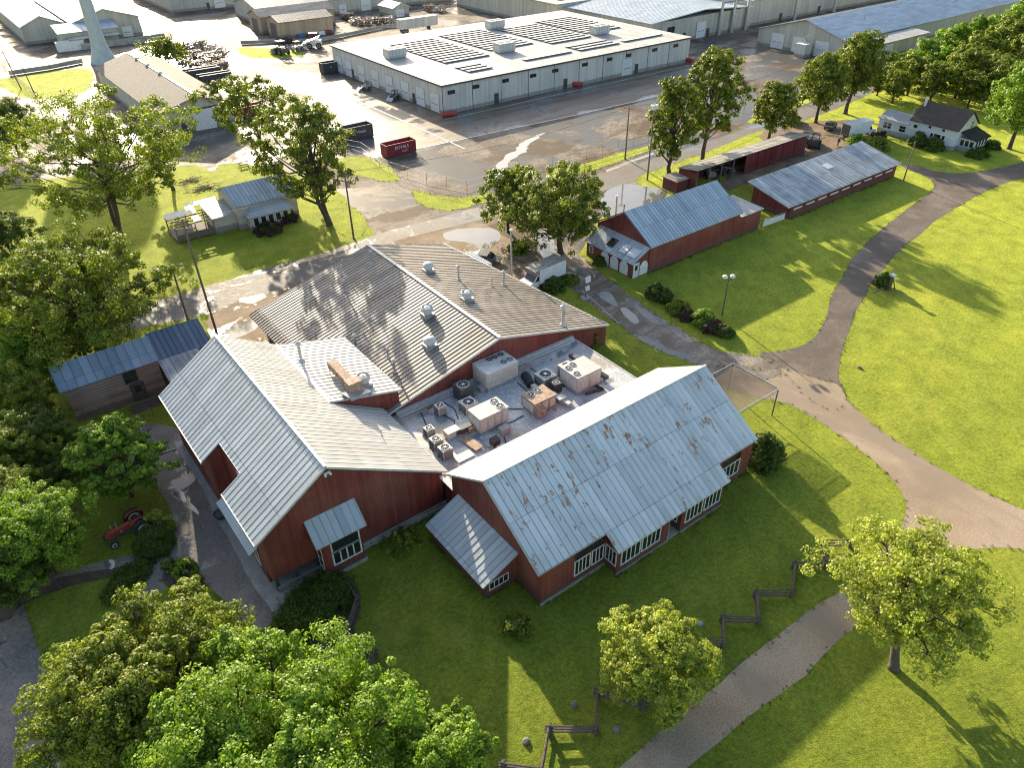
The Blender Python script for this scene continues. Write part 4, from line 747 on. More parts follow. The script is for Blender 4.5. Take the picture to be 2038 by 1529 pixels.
def rooftop(lx, ly, h, label, mat, fans, seams=2, fr=.42, curb=.35, hood=None, group=None):
    t = thing('rooftop_unit', label, 'air conditioner', group=group); b_ = MB(); b_.box(0, lx, 0, ly, curb, h)
    for k in range(1, seams+1): b_.box(lx*k/(seams+1)-.025, lx*k/(seams+1)+.025, -.02, ly+.02, curb+.02, h+.025)
    b_.box(-.04, lx+.04, -.04, ly+.04, h-.0, h+.04)
    b_.build('casing', M[mat], t); c = MB(); c.box(.12, lx-.12, .12, ly-.12, 0, curb); c.build('curb', M['galv'], t)
    p = MB()
    for k in range(seams+1): p.box(lx*k/(seams+1)+.12, lx*(k+1)/(seams+1)-.12, -.03, 0, curb+.2, h-.2)
    p.box(-.03, 0, .2, ly-.2, curb+.2, h-.25); p.build('panel', M['hvacw' if mat != 'hvacw' else 'hvac'], t)
    for x, y in fans: f, g = MB(), MB(); fan(f, g, (x*lx, y*ly, h+.04), fr); grille(f, (x*lx, y*ly, h+.04), fr); fo = f.build('fan_guard', M['galv'], t); g.build('fan', M['black'], fo)
    if hood: q = MB(); q.add([(hood[0]*lx, -.7, curb+.1), (hood[1]*lx, -.7, curb+.1), (hood[1]*lx, 0, curb+.1), (hood[0]*lx, 0, curb+.1), (hood[0]*lx, -.7, h*.55), (hood[1]*lx, -.7, h*.55), (hood[1]*lx, 0, h*.85), (hood[0]*lx, 0, h*.85)], [(3,2,1,0),(4,5,6,7),(0,1,5,4),(1,2,6,5),(2,3,7,6),(3,0,4,7)]); q.build('hood', M[mat], t)
    return t
def onflat(o, px, py, rz=0): p = G(px, py, FZ); o.location = (p.x, p.y, FZ); o.rotation_euler = (0, 0, rz); return o
c0 = condenser(.95, .95, 'condenser_unit', 'x', group='small condensers on the flat roof')
for i, (px, py, s, lb) in enumerate([(855,866,.9,'small condenser farthest from the camera in the row of three along the big barn eave'),(869,890,1.05,'middle condenser in the row of three along the big barn eave'),(887,908,1.1,'condenser nearest the camera in the row of three by the big barn eave'),(877,822,1.0,'lone dark-sided condenser near the wall of the tan-roofed barn')]): place(c0, i == 0, tuple(G(px, py, FZ)), 0, s, lb)
onflat(condenser(1.5, 1.6, 'condenser_unit', 'large rounded condenser against the red gable wall', 'hvacd'), 923, 791)
onflat(condenser(1.5, 1.0, 'condenser_unit', 'wide beige condenser beside the large rounded one', 'hvac'), 933, 816)
onflat(condenser(1.45, 1.3, 'condenser_unit', 'white condenser with one fan between the two right-hand rooftop units', 'hvacw'), 1128, 748)
onflat(condenser(1.7, 1.1, 'condenser_unit', 'low white-topped condenser behind the duct bend', 'hvacw'), 1085, 762)
onflat(condenser(.9, 1.1, 'condenser_unit', 'small black condenser next to the low white-topped one', 'dark'), 1106, 779)
def dims(n, l, r): a, b_, c = G(*n, FZ), G(*l, FZ), G(*r, FZ); return (c.x-a.x), (b_.y-a.y)
onflat(rooftop(3.3, 2.0, 1.9, 'long beige rooftop unit with two fans at its end, middle of flat roof', 'hvac', [(.82, .27), (.82, .75)], 3, .4, .25), 957, 868)
onflat(rooftop(3.9, 2.6, 2.35, 'largest white rooftop unit with five fans, beside the red gable wall', 'hvacw', [(.45, .8), (.62, .8), (.82, .8), (.68, .3), (.88, .3)], 2, .36, .6, None), 971, 784)
onflat(rooftop(2.7, 2.1, 1.55, 'rust-streaked rooftop unit with two square openings near the long white roof slope', 'rusty', [(.25, .7), (.6, .75)], 2, .38, .2, (.0, .35)), 1064, 831)
onflat(rooftop(3.2, 2.7, 2.1, 'grey rooftop unit with three fans at the right of the flat roof', 'hvac', [(.15, .25), (.15, .72), (.38, .8)], 1, .36, .25), 1148, 788)
def simple(name, label, cat, mat, fn, part='body', loc=None, group=None):
    mb = MB(); fn(mb); vs = Vector(mb.v[0]) if loc is None else Vector(loc); t = thing(name, label, cat, tuple(vs), group); mb.build(part, M[mat], t); return t
p = lambda px, py, dz=0: G(px, py, FZ)+Vector((0, 0, dz))
def ductlegs(mb, a, b_, w_, h_, z):
    a, b_ = Vector(a), Vector(b_); mb.bar(a+Vector((0, 0, z)), b_+Vector((0, 0, z)), w_, h_)
    for t_ in (.08, .5, .92): q = a.lerp(b_, t_); mb.bar(q, q+Vector((0, 0, z)), .1, .1)
simple('roof_duct', 'long dark box duct raised on legs at the right side of the flat roof', 'duct', 'dark', lambda m: ductlegs(m, p(1134, 716), p(1208, 762), .42, .4, .6))
simple('roof_duct', 'bent white duct on the flat roof between the rooftop units', 'duct', 'hvacw', lambda m: (m.bar(p(1060, 772, .3), p(1078, 790, .3), .5, .4), m.bar(p(1078, 790, .3), p(1098, 788, .3), .5, .4), m.bar(p(1098, 788, .3), p(1134, 811, .3), .5, .4)))
simple('roof_duct', 'short duct on curbs joining the beige two-fan unit', 'duct', 'hvacd', lambda m: ductlegs(m, p(906, 868), p(939, 854), .6, .5, .45))
simple('duct_cap', 'white end box of the short duct on the flat roof', 'duct', 'hvacw', lambda m: m.obox(p(900, 868, .45), (.7, 0, 0), (0, .45, 0), (0, 0, .35)))
simple('roof_panel', 'rusty sheet panel lying flat by the long beige rooftop unit', 'panel', 'rusty', lambda m: m.bar(p(921, 873, .2), p(955, 897, .2), .95, .12))
simple('roof_panel', 'pale square sheet lying on the flat roof by the white roof slope', 'panel', 'hvacw', lambda m: m.obox(p(920, 906, .06), (.9, 0, 0), (0, .8, 0), (0, 0, .03)))
simple('roof_curb', 'wooden curb frame under the grey three-fan unit', 'curb', 'oldwood', lambda m: (m.bar(p(1185, 768, .12), p(1200, 778, .12), .3, .2), m.bar(p(1165, 786, .12), p(1200, 776, .12), .3, .2)))
for i, (a, c) in enumerate((((1044, 752), (1052, 760)), ((1050, 760), (1056, 772)))):
    simple('blower', ['dark round blower on the flat roof left of the low white condenser', 'second dark blower housing just below the first'][i], 'blower', 'black', lambda m: m.tube([p(*a, .3), p(*c, .35)], [.5, .42], 14))
for i, (px, py, w_) in enumerate([(966,775,1.6),(1004,860,1.0),(1000,900,.8),(936,858,.7),(985,884,.8),(1116,800,.9),(1090,800,.8),(1060,790,.7)]):
    simple('roof_box', ['blue-grey box behind the largest white rooftop unit','small beige box on the flat roof right of the beige two-fan unit','small box close to the white slope, below the beige two-fan unit','small rusty box at the duct joint','wooden block before the beige two-fan unit','grey box below the small black condenser','dark box beside the white duct bend','low box left of the white duct'][i], 'box', ['galv', 'hvac', 'hvac', 'rusty', 'oldwood', 'galv', 'dark', 'galv'][i],
           lambda m: (m.obox(p(px, py, .3), (w_*.5, 0, 0), (0, .35, 0), (0, 0, .28)), m.obox(p(px, py, .6), (w_*.53, 0, 0), (0, .38, 0), (0, 0, .03))))
cb = [[(838,822),(850,850),(858,858),(860,880)],[(880,826),(905,838),(903,852),(925,860)],[(850,815),(880,800),(905,815),(912,835)],[(1030,762),(1060,790),(1085,800)],[(948,818),(1000,815),(1040,815)],[(1000,905),(1008,885),(1003,870)],[(990,850),(1020,840),(1042,828)],[(1056,733),(1090,756),(1125,770)]]
for i, c in enumerate(cb):
    simple('roof_cable', ['black cable from the lone condenser row to the eave','black cable curling round the lone dark-sided condenser','thin cable along the red wall side of the flat roof','dark seam pipe left of the low white condenser','long thin cable crossing the middle of the flat roof','short looping cable near the white slope','pipe from the beige two-fan unit to the rusty unit','thin pipe running past the low white condenser'][i], 'cable', 'black', lambda m: m.tube([p(x, y, .06) for x, y in c], .045, 5), 'cable')
# mushroom vents on the tan roof
def ventbig(name, label, group, s=1.0, open_top=False):
    t = thing(name, label, 'roof vent', group=group); a = MB(); a.box(-.62, .62, -.62, .62, -.35, .32); a.build('curb', M['galv'], t)
    m_ = MB(); m_.lathe((0, 0, .32), [(.45, 0), (.45, .25), (.66, .3), (.68, .75), (.60, .8), (.56, .6)] if open_top else [(.45, 0), (.45, .25), (.68, .3), (.7, .45), (.55, .72), (.3, .86), (.05, .9)], 20); m_.build('hood', M['trimlight'], t, smooth=False)
    if open_top: q = MB(); q.lathe((0, 0, .7), [(.4, 0), (.42, .2), (.3, .4), (.05, .48)], 16); q.build('dome', M['white'], t)
    return t
GV = 'round vents on the tan roof'
Rr = [Vector(q) for q in (E0, E1, R0)]; Rl = [Vector(q) for q in (L0, L1, R0)]
B2 = [Vector((26.75, 53.3, 5.3)), Vector((26.75, 65.6, 5.3)), Vector((19.35, 53.3, 7.2))]
v1 = ventbig('roof_vent', 'x', GV); v2 = ventbig('roof_vent', 'x', GV, open_top=True)
f1 = f2 = True
for px, py, pl, k, lb in [(853, 540, Rr, 1, 'low capped round vent nearest the top of the far slope of the tan roof'), (856, 690, Rl, 1, 'capped round vent on the near slope of the tan roof, closest to the flat roof'), (930, 597, Rr, 2, 'open-collared round vent on the far slope of the tan roof'), (851, 628, Rl, 2, 'open-collared round vent on the near slope of the tan roof')]:
    q = APL(px, py, *pl)
    if k == 1: place(v1, f1, tuple(q), 0, 1, lb); f1 = False
    else: place(v2, f2, tuple(q), 0, 1, lb); f2 = False
q = APL(725, 766, *B2); o = ventbig('roof_vent', 'round white fan hood on the raised roof section beside the box duct', None, open_top=True); o.location = q
mb = MB(); t = thing('exhaust_duct', 'rust-topped box duct running down the raised roof section', 'duct', tuple(APL(690, 760, *B2)))
a, c = APL(662, 738, *B2)+Vector((0, 0, .9)), APL(706, 782, *B2)+Vector((0, 0, .7)); mb.bar(a, c, .85, .75)
mb.obox(APL(706, 780, *B2)+Vector((.0, 0, .75)), (.7, 0, 0), (0, .55, 0), (0, 0, .6)); mb.build('duct', M['rusty'], t)
mb = MB()
for k in (.1, .4, .7):
    q = a.lerp(c, k); mb.bar(q-Vector((.5, 0, 1.4)), q-Vector((.5, 0, 0)), .06, .06); mb.bar(q-Vector((-.3, 0, 1.5)), q-Vector((-.3, 0, 0)), .06, .06)
mb.slab([APL(680, 788, *B2)+Vector((0, 0, .3)), APL(722, 774, *B2)+Vector((0, 0, .3)), APL(740, 784, *B2)+Vector((0, 0, .3)), APL(700, 800, *B2)+Vector((0, 0, .3))], .25); mb.build('frame', M['galv'], t)
# pipe chimneys
def flue(h, r, cap=True):
    t = thing('flue_pipe', 'x', 'chimney pipe', group='flue pipes on the barn roofs'); m_ = MB(); m_.tube([(0, 0, -.3), (0, 0, h)], r, 10); m_.lathe((0, 0, -.05), [(r*2.4, 0), (r*2.2, .08), (r*1.05, .3)], 12); m_.build('pipe', M['galv'], t)
    c = MB(); c.lathe((0, 0, h), [(r*1.2, 0), (r*1.9, .08), (r*1.9, .26), (r*.4, .42)], 12); c.build('cap', M['trimlight'], t); return t
ft = flue(1.6, .13); first = True
M1r = [Vector((13.9, 41.9, 10.45)), Vector((13.9, 65, 10.45)), Vector((24.4, 41.9, 4.13))]
for px, py, pl, s, lb in [(740, 525, Rl, .95, 'flue pipe highest up the near slope of the tan roof'), (686, 580, Rl, .8, 'flue pipe in the tree shadow on the near slope of the tan roof'), (709, 692, Rl, .9, 'flue pipe on the tan roof just above the raised section edge'), (786, 742, Rl, .85, 'short thick flue pipe low on the tan roof near the red gable'), (600, 719, B2, 1.15, 'flue pipe on the raised roof section by its ridge flashing'),
    (913, 557, Rr, 1.0, 'tall thin flue pipe on the far slope of the tan roof'), (979, 570, Rr, .6, 'short capped flue pipe on the far slope, left of a taller one'), (1003, 567, Rr, 1.0, 'tall capped flue pipe near the far eave of the tan roof'), (968, 582, Rr, .3, 'stubby pipe on the far slope of the tan roof'), (1120, 648, Rr, 1.35, 'tallest flue pipe, braced, near the right corner of the tan roof'),
    (618, 580, Rl, .5, 'small pipe at the left side of the tan roof'), (629, 673, Rl, .5, 'small pipe on the tan roof above the raised section corner'), (773, 712, Rl, .6, 'thin leaning pipe on the tan roof near the round vents'), (760, 868, M1r, .35, 'stub pipe on the sunny slope of the big barn'), (683, 530, Rl, .5, 'small pipe near the far left edge of the tan roof'), (1365, 437, [Vector((70.8, 62.4, 4.05)), Vector((90.2, 62.4, 4.05)), Vector((70.8, 68, 7.35))], .4, 'small vent pipe on the blue barn roof')]:
    q = APL(px, py, *pl); place(ft, first, tuple(q), 0, s, lb); first = False
# ---------------- net canopy ----------------
t = thing('net_canopy', 'steel truss canopy with brown netting at the end of the rust-spotted roof building', 'canopy', (54, 35, 0))
X0, X1, Y0, Y1, Z = 49.6, 58.0, 32.25, 38.0, 3.5; tr = MB()
for a, c in (((X0, Y0), (X1, Y0)), ((X1, Y0), (X1, Y1)), ((X1, Y1), (X0, Y1)), ((X0, Y1), (X0, Y0))):
    for z in (Z, Z-.38): tr.bar((*a, z), (*c, z), .06, .06)
    n = 12
    for k in range(n):
        p0 = Vector((*a, 0)).lerp(Vector((*c, 0)), k/n); p1 = Vector((*a, 0)).lerp(Vector((*c, 0)), (k+1)/n); z0, z1 = (Z, Z-.38) if k % 2 else (Z-.38, Z); tr.bar((p0.x, p0.y, z0), (p1.x, p1.y, z1), .03, .03)
tr.build('truss', M['galv'], t)
for x, y in ((X1, Y0), (X1, Y1), (X0, Y0), (X0, Y1)): q = MB(); q.bar((x, y, -.1), (x, y, Z-.2), .09, .09); q.build('post', M['dark'], t)
m_, tt, bb, N_, L_ = _mat('shade_net'); bb.inputs['Base Color'].default_value = (.10, .075, .05, 1); bb.inputs['Roughness'].default_value = .9
tp = N_('ShaderNodeBsdfTransparent'); mx = N_('ShaderNodeMixShader'); wv = _noise(tt, _map(tt), 40, 2); L_(_ramp(tt, wv, [(.35, .55), (.65, .88)]), mx.inputs[0]); L_(tp.outputs[0], mx.inputs[1]); L_(bb.outputs[0], mx.inputs[2]); L_(mx.outputs[0], tt.nodes['Material Output'].inputs[0])
nb = MB(); n = 10; vs = []; fs = []
for i in range(n+1):
    for j in range(n+1): u, v = i/n, j/n; vs.append((X0+(X1-X0)*u, Y0+(Y1-Y0)*v, Z-.05-.28*math.sin(math.pi*u)*math.sin(math.pi*v)))
for i in range(n):
    for j in range(n): a = i*(n+1)+j; fs.append((a, a+1, a+n+2, a+n+1))
nb.add(vs, fs); nb.build('net', m_, t)
# ---------------- poles and lights ----------------
def upole(px, py, h, lb, arms=((0, 0),), lean=(0, 0), tr=False, r=.16, rz=0, aw=2.4):
    b_ = G(px, py); t = thing('utility_pole', lb, 'pole', (b_.x, b_.y, 0)); m_ = MB(); top = Vector((b_.x+lean[0], b_.y+lean[1], h)); m_.tube([b_-Vector((0, 0, .2)), top], [r, r*.62], 9); m_.build('post', M['pole'], t)
    d = Vector((math.cos(rz), math.sin(rz), 0))*aw/2
    for z, _ in arms:
        a = MB(); c = b_.lerp(top, (h-z-.3)/h); a.bar(c-d, c+d, .1, .12); a.build('crossarm', M['pole'], t); i_ = MB()
        for k in (-.92, -.45, .45, .92): i_.cyl(c+d*k+Vector((0, 0, .06)), .05, .16, 6)
        i_.build('insulator', M['dark'], t)
    if tr: q = MB(); c = b_.lerp(top, .82); q.cyl(c+Vector((.35, 0, -.5)), .26, .9, 12); q.build('transformer', M['galv'], t)
    return top
tops = []
tops.append(upole(430, 658, 14.6, 'tall utility pole with double crossarms rising in front of the cream house lawn', ((0, 0), (.9, 0)), (-.2, .4), rz=R(-25)))
tops.append(upole(378, 650, 8.6, 'shorter utility pole with one crossarm behind the dark-roofed shed', rz=R(-30), aw=2.6))
tops.append(upole(704, 474, 10.3, 'utility pole with two crossarms beside the tall tree right of the cream house', ((0, 0), (1.1, 0)), rz=R(-60), tr=True))
tops.append(upole(1244, 316, 9.6, 'utility pole with a short crossarm on the verge before the gravel lot', rz=R(-45), aw=1.8))
tops.append(upole(1597, 206, 9.8, 'utility pole with a crossarm by the road left of the leafy trees', rz=R(-45)))
upole(1798, 360, 7.0, 'bare leaning pole with a yard lamp near the white house driveway', (), tr=False, r=.12)
upole(72, 193, 7.3, 'dark pole at the far corner of the fenced grass plot, top left', (), lean=(-.6, .4), r=.14); upole(43, 178, 9.2, 'taller leaning dark pole at the top left edge', (), lean=(-1, .3), r=.15)
upole(1707, 92, 8.5, 'thin pole on the wet lot before the blue-roofed warehouse', (), r=.12)
b_ = G(1288, 358); t = thing('light_mast', 'tall pole with a white floodlight box by the small red shed', 'pole', (b_.x, b_.y, 0)); m_ = MB(); m_.tube([b_, b_+Vector((0, 0, 12.6))], [.17, .1], 8); m_.build('post', M['pole'], t); m_ = MB(); m_.obox(b_+Vector((0, 0, 12.6)), (.7, 0, 0), (0, .3, 0), (0, 0, .35)); m_.box(b_.x-.1, b_.x+.1, b_.y-.1, b_.y+.1, 12.95, 13.2); m_.build('lamp_housing', M['white'], t)
b_ = G(1437, 628); t = thing('lamp_post', 'twin-headed lamp post standing in the hedge row on the lawn', 'lamp post', (b_.x, b_.y, 0)); m_ = MB(); m_.tube([b_, b_+Vector((0, 0, 5.3))], [.09, .06], 8); m_.bar(b_+Vector((-.35, .2, 5.25)), b_+Vector((.35, -.2, 5.25)), .06, .06); m_.build('post', M['dark'], t)
for s in (-1, 1): m_ = MB(); c = b_+Vector((.42*s, -.24*s, 5.45)); m_.lathe(c, [(.1, -.25), (.3, -.1), (.32, .12), (.15, .25)], 12); m_.build('lamp_head', M['white'], t)
for px, py, h, lb in ((1018, 560, 7.4, 'grey steel pole standing between the truck and the puddle'), (1225, 430, 3.2, 'thin metal pipe pole behind the arched-door barn roof')):
    b_ = G(px, py); t = thing('pole', lb, 'pole', (b_.x, b_.y, 0)); m_ = MB(); m_.tube([b_, b_+Vector((0, 0, h))], [.16, .12], 8); m_.build('post', M['galv'], t); m_ = MB(); m_.lathe(b_+Vector((0, 0, h)), [(.16, 0), (.25, .08), (.2, .25)], 8); m_.build('cap', M['white'], t)
b_ = G(1165, 594); t = thing('sign_lamp', 'small black post with two white lamp heads on a round concrete pad beside the lane', 'lamp', (b_.x, b_.y, 0)); m_ = MB(); m_.cyl(b_, .6, .12, 14); m_.build('pad', M['concrete'], t); m_ = MB(); m_.tube([b_, b_+Vector((.2, .05, 2.7))], .06, 6); m_.build('post', M['dark'], t)
for z, s in ((1.5, .26), (2.75, .32)): m_ = MB(); m_.obox(b_+Vector((.2, -.1, z)), (s, -.1, .1), (0, .06, .06), (0, .06, s)); m_.build('lamp_head', M['white'], t)
b_ = G(1240, 438); t = thing('sign_post', 'red-brown T-shaped post standing in the big puddle by the road', 'post', (b_.x, b_.y, 0)); m_ = MB(); q = G(1243, 410); m_.tube([b_, b_+Vector((0, 0, 2.6))], .08, 6); m_.bar(b_+Vector((-.9, .5, .35)), b_+Vector((.9, -.5, .35)), .1, .1); m_.build('post', M['redtrim'], t)
# overhead wires between poles
def wire(a, b_, lb, sag=.6, r=.02):
    a, b_ = Vector(a), Vector(b_); t = thing('power_line', lb, 'cable', tuple(a), 'power lines'); m_ = MB(); m_.tube([a.lerp(b_, k/10)-Vector((0, 0, 4*sag*(k/10)*(1-k/10))) for k in range(11)], r, 4, False); m_.build('wire', M['dark'], t)
wire(tops[0], tops[2], 'power line from the tall pole to the pole beside the big tree', 1.0, .025); wire(tops[2], tops[3], 'power line crossing the road junction to the verge pole', 1.4, .025); wire(tops[3], tops[4], 'power line along the road behind the open farm shed', 1.4, .025)
# ---------------- vehicles ----------------
def wheel(parent, c, r, w_, axis, rim='white'):
    a = Vector(axis).normalized(); c = Vector(c); m_ = MB(); m_.tube([c-a*w_/2, c-a*w_*.42, c+a*w_*.42, c+a*w_/2], [r*.86, r, r, r*.86], 20); o = m_.build('wheel', M['black'], parent); q = MB(); q.tube([c-a*(w_/2+.012), c+a*(w_/2+.012)], r*.56, 14); q.build('rim', M[rim], o); q = MB(); q.tube([c-a*(w_/2+.03), c+a*(w_/2+.03)], r*.4, 12); q.build('hub', M['tractor' if rim == 'white' and r > .5 else 'dark'], o); return o
# tractor local: +x forward
t = thing('tractor', 'old red farm tractor with tall rear wheels parked on the shaded lawn', 'tractor')
m_ = MB(); m_.box(-.1, 1.75, -.19, .19, .85, 1.25); m_.add([(1.75, -.2, .75), (1.95, -.18, .75), (1.95, .18, .75), (1.75, .2, .75), (1.75, -.2, 1.28), (1.95, -.18, 1.2), (1.95, .18, 1.2), (1.75, .2, 1.28)], [(3,2,1,0),(4,5,6,7),(0,1,5,4),(1,2,6,5),(2,3,7,6),(3,0,4,7)]); m_.box(-.7, -.1, -.22, .22, .7, 1.25); m_.tube([(-.1, 0, 1.22), (1.72, 0, 1.22)], [.19, .18], 12); m_.build('hood', M['tractor'], t)
m_ = MB(); m_.box(-.9, 1.9, -.16, .16, .5, .84); m_.tube([(-.75, -.85, .78), (-.75, .85, .78)], .13, 10); m_.tube([(1.7, -.62, .38), (1.7, .62, .38)], .06, 8); m_.bar((1.7, 0, .35), (1.7, 0, .8), .14, .14); m_.build('chassis', M['dark'], t)
for s in (-1, 1): wheel(t, (-.75, s*.98, .82), .82, .34, (0, 1, 0)); wheel(t, (1.7, s*.72, .38), .38, .16, (0, 1, 0))
for s in (-1, 1):
    m_ = MB(); pts = [Vector((-.75+.9*math.cos(q), s*.62, .82+.9*math.sin(q))) for q in [R(40+20*k) for k in range(6)]]
    for i in range(5): m_.bar(pts[i], pts[i+1], .26, .03, (0, 0, 1))
    m_.build('fender', M['tractor'], t)
m_ = MB(); m_.cbox((-.95, 0, 1.3), .42, .46, .08); m_.cbox((-1.14, 0, 1.48), .06, .46, .3); m_.build('seat', M['dark'], t)
m_ = MB(); m_.tube([(-.05, 0, 1.3), (-.4, 0, 1.62)], .025, 6); cc_ = Vector((-.42, 0, 1.64)); ring = [cc_+Vector((.1*math.sin(q), .23*math.cos(q), .2*math.sin(q))) for q in [k*math.pi/8 for k in range(17)]]; m_.tube(ring, .02, 5, False); m_.build('steering_wheel', M['dark'], t)
m_ = MB(); m_.tube([(.9, .12, 1.5), (.9, .12, 2.05)], .04, 8); m_.tube([(1.3, -.1, 1.5), (1.3, -.1, 1.8)], .05, 8); m_.cbox((.75, 0, 1.0), .12, .72, .06); m_.build('exhaust', M['galv'], t)
a, c = G(281, 1052), G(224, 1083); d = c-a; t.location = (a.x+d.x*.32, a.y+d.y*.32, 0); t.rotation_euler = (0, 0, math.atan2(d.y, d.x))
def vehicle_body(m_, L_, W_, prof): # prof: side outline (x,z)
    n = len(prof); vs = [(x, -W_/2, z) for x, z in prof]+[(x, W_/2, z) for x, z in prof]
    m_.add(vs, [tuple(range(n)), tuple(range(2*n-1, n-1, -1))]+[(i, i+n, (i+1) % n+n, (i+1) % n) for i in range(n)])
def box_truck(label, bl=4.6, bh=3.1, roof='vehtop'):
    t = thing('box_truck', label, 'truck'); W_ = 2.25
    m_ = MB(); vehicle_body(m_, 6, W_*.92, [(.05, .55), (2.0, .55), (2.0, 1.15), (1.75, 1.3), (.95, 1.42), (.3, 2.2), (.05, 2.25)]); m_.build('cab', M['vehw'], t)
    g = MB(); g.add([(.98, -.85, 1.46), (.36, -.85, 2.17), (.36, .85, 2.17), (.98, .85, 1.46), (1.03, -.85, 1.48), (.41, -.85, 2.19), (.41, .85, 2.19), (1.03, .85, 1.48)], [(3,2,1,0),(4,5,6,7),(0,1,5,4),(1,2,6,5),(2,3,7,6),(3,0,4,7)])
    g.build('windscreen', M['glass'], t)
    for s in (-1, 1): q = MB(); q.add([(.1, s*1.045, 1.4), (.85, s*1.045, 1.4), (.3, s*1.045, 2.1), (.1, s*1.045, 2.1)], [(0, 1, 2, 3)]); q.add([(.1, s*1.05, 1.4), (.85, s*1.05, 1.4), (.3, s*1.05, 2.1), (.1, s*1.05, 2.1)], [(3, 2, 1, 0)]); q.build('side_window', M['glass'], t); q = MB(); q.cbox((2.0, s*.75, .95), .06, .3, .2); q.build('headlight', M['galv'], t)
    m_ = MB(); m_.box(-bl, 0, -W_/2, W_/2, .85, bh-.05); m_.build('cargo_box', M['vehw'], t); m_ = MB(); m_.box(-bl-.02, .02, -W_/2-.02, W_/2+.02, bh-.05, bh); m_.box(0, .8, -W_/2+.1, W_/2-.1, 2.3, bh-.1); m_.build('box_roof', M[roof], t)
    m_ = MB(); m_.box(-bl, 1.9, -.45, .45, .5, .8); m_.box(1.95, 2.1, -1, 1, .45, .7); m_.build('frame', M['dark'], t)
    for x in (1.3, -bl+1.1):
        for s in (-1, 1): wheel(t, (x, s*.95, .42), .42, .26, (0, 1, 0), 'galv')
    return t
t = box_truck('white box truck with a dirty roof parked nose toward the tan-roofed barn', 4.8, 3.0)
a, c = G(1050, 583), G(1112, 553); a = G(1055, 574, .5); d = G(1110, 550, .5)-a; t.location = (a.x+1.2, a.y+.6, 0); t.rotation_euler = (0, 0, math.atan2(-d.y, -d.x))
t = box_truck('white box truck with an open rear parked in the farmyard by the white house', 5.5, 3.2, 'vehw'); a, c = G(1660, 262, 1.5), G(1722, 250, 1.5); d = c-a; t.location = (c.x-1.2, c.y-.8, 0); t.rotation_euler = (0, 0, math.atan2(d.y, d.x))
m_ = MB(); m_.box(-5.54, -5.5, -1, 1, .9, 2.9); m_.build('open_rear_shade', M['dark'], t)  # dark panel paints the shade inside the open cargo box
def car(label, mat, name='parked_car'):
    t = thing(name, label, 'car'); m_ = MB(); vehicle_body(m_, 4.4, 1.75, [(-2.2, .35), (2.2, .35), (2.25, .7), (1.2, .92), (.55, 1.35), (-1.0, 1.42), (-1.75, .98), (-2.25, .85)]); m_.build('body', M[mat], t)
    g = MB(); g.add([(1.17, -.72, .96), (.6, -.66, 1.34), (.6, .66, 1.34), (1.17, .72, .96), (1.2, -.72, .98), (.63, -.66, 1.37), (.63, .66, 1.37), (1.2, .72, .98)], [(3,2,1,0),(4,5,6,7),(0,1,5,4),(1,2,6,5),(2,3,7,6),(3,0,4,7)]); g.build('windscreen', M['glass'], t)
    for s in (-1, 1): q = MB(); q.box(-1.4, .55, s*.88-.01, s*.88+.01, .97, 1.28); q.build('side_window', M['glass'], t)
    for x in (1.4, -1.4):
        for s in (-1, 1): wheel(t, (x, s*.8, .33), .33, .2, (0, 1, 0), 'galv')
    for s in (-1, 1): q = MB(); q.cbox((2.23, s*.6, .66), .06, .3, .14); q.build('headlight', M['galv'], t)
    return t
t = car('dark car with a pale windscreen parked left of the farmyard box truck', 'dark'); q = G(1652, 255); t.location = (q.x, q.y, 0); t.rotation_euler = (0, 0, R(20))
t = car('dark van-like vehicle parked beside the white flat trailer', 'dark'); q = G(966, 521); t.location = (q.x, q.y, 0); t.rotation_euler = (0, 0, R(-55))
t = car('dark pickup standing at the road edge behind the round olive-green tree', 'dark'); q = G(1578, 243); t.location = (q.x, q.y, 0); t.rotation_euler = (0, 0, R(10))
t = car('pale car parked on the lot by the storage sheds', 'vehw'); q = G(832, 41); t.location = (q.x, q.y, 0); t.rotation_euler = (0, 0, R(50))
# white long trailer by the tan barn
a, c = G(925, 503, 2.3), G(968, 528, 2.3); a.z = c.z = 0; t = thing('flat_trailer', 'long white ribbed trailer parked along the far eave of the tan-roofed barn', 'trailer', (a.x, a.y, 0)); d = (c-a); n_ = d.cross(Vector((0, 0, 1))).normalized()
m_ = MB(); m_.obox(a.lerp(c, .5)+Vector((0, 0, 1.5)), d/2, n_*.95, (0, 0, .75))
for k in range(12): q = a.lerp(c, (k+.5)/12); m_.obox(q+Vector((0, 0, 2.28)), d.normalized()*.06, n_*.97, (0, 0, .04))
m_.build('body', M['vehw'], t)
for k in (.2, .35, .85): wheel(t, a.lerp(c, k)-n_*.8+Vector((0, 0, .4)), .4, .25, n_, 'galv'); wheel(t, a.lerp(c, k)+n_*.8+Vector((0, 0, .4)), .4, .25, n_, 'galv')
# semi trailer, far
t = thing('semi_trailer', 'grey semi trailer standing behind the solar warehouse corner', 'trailer', (137, 231, 0)); m_ = MB(); m_.box(129.8, 144, 230, 232.6, 1.1, 3.9); m_.box(129.7, 144.1, 229.9, 232.7, 3.9, 3.98)
for k in range(14): m_.box(130.5+k, 130.56+k, 229.95, 230, 1.2, 3.8)
m_.build('body', M['grysid'], t); [wheel(t, (x, y, .5), .5, .3, (0, 1, 0), 'galv') for x in (131.2, 132.5) for y in (230.4, 232.2)]; m_ = MB(); m_.box(140.9, 141.2, 230.3, 232.3, 0, 1.1); m_.build('landing_gear', M['dark'], t)
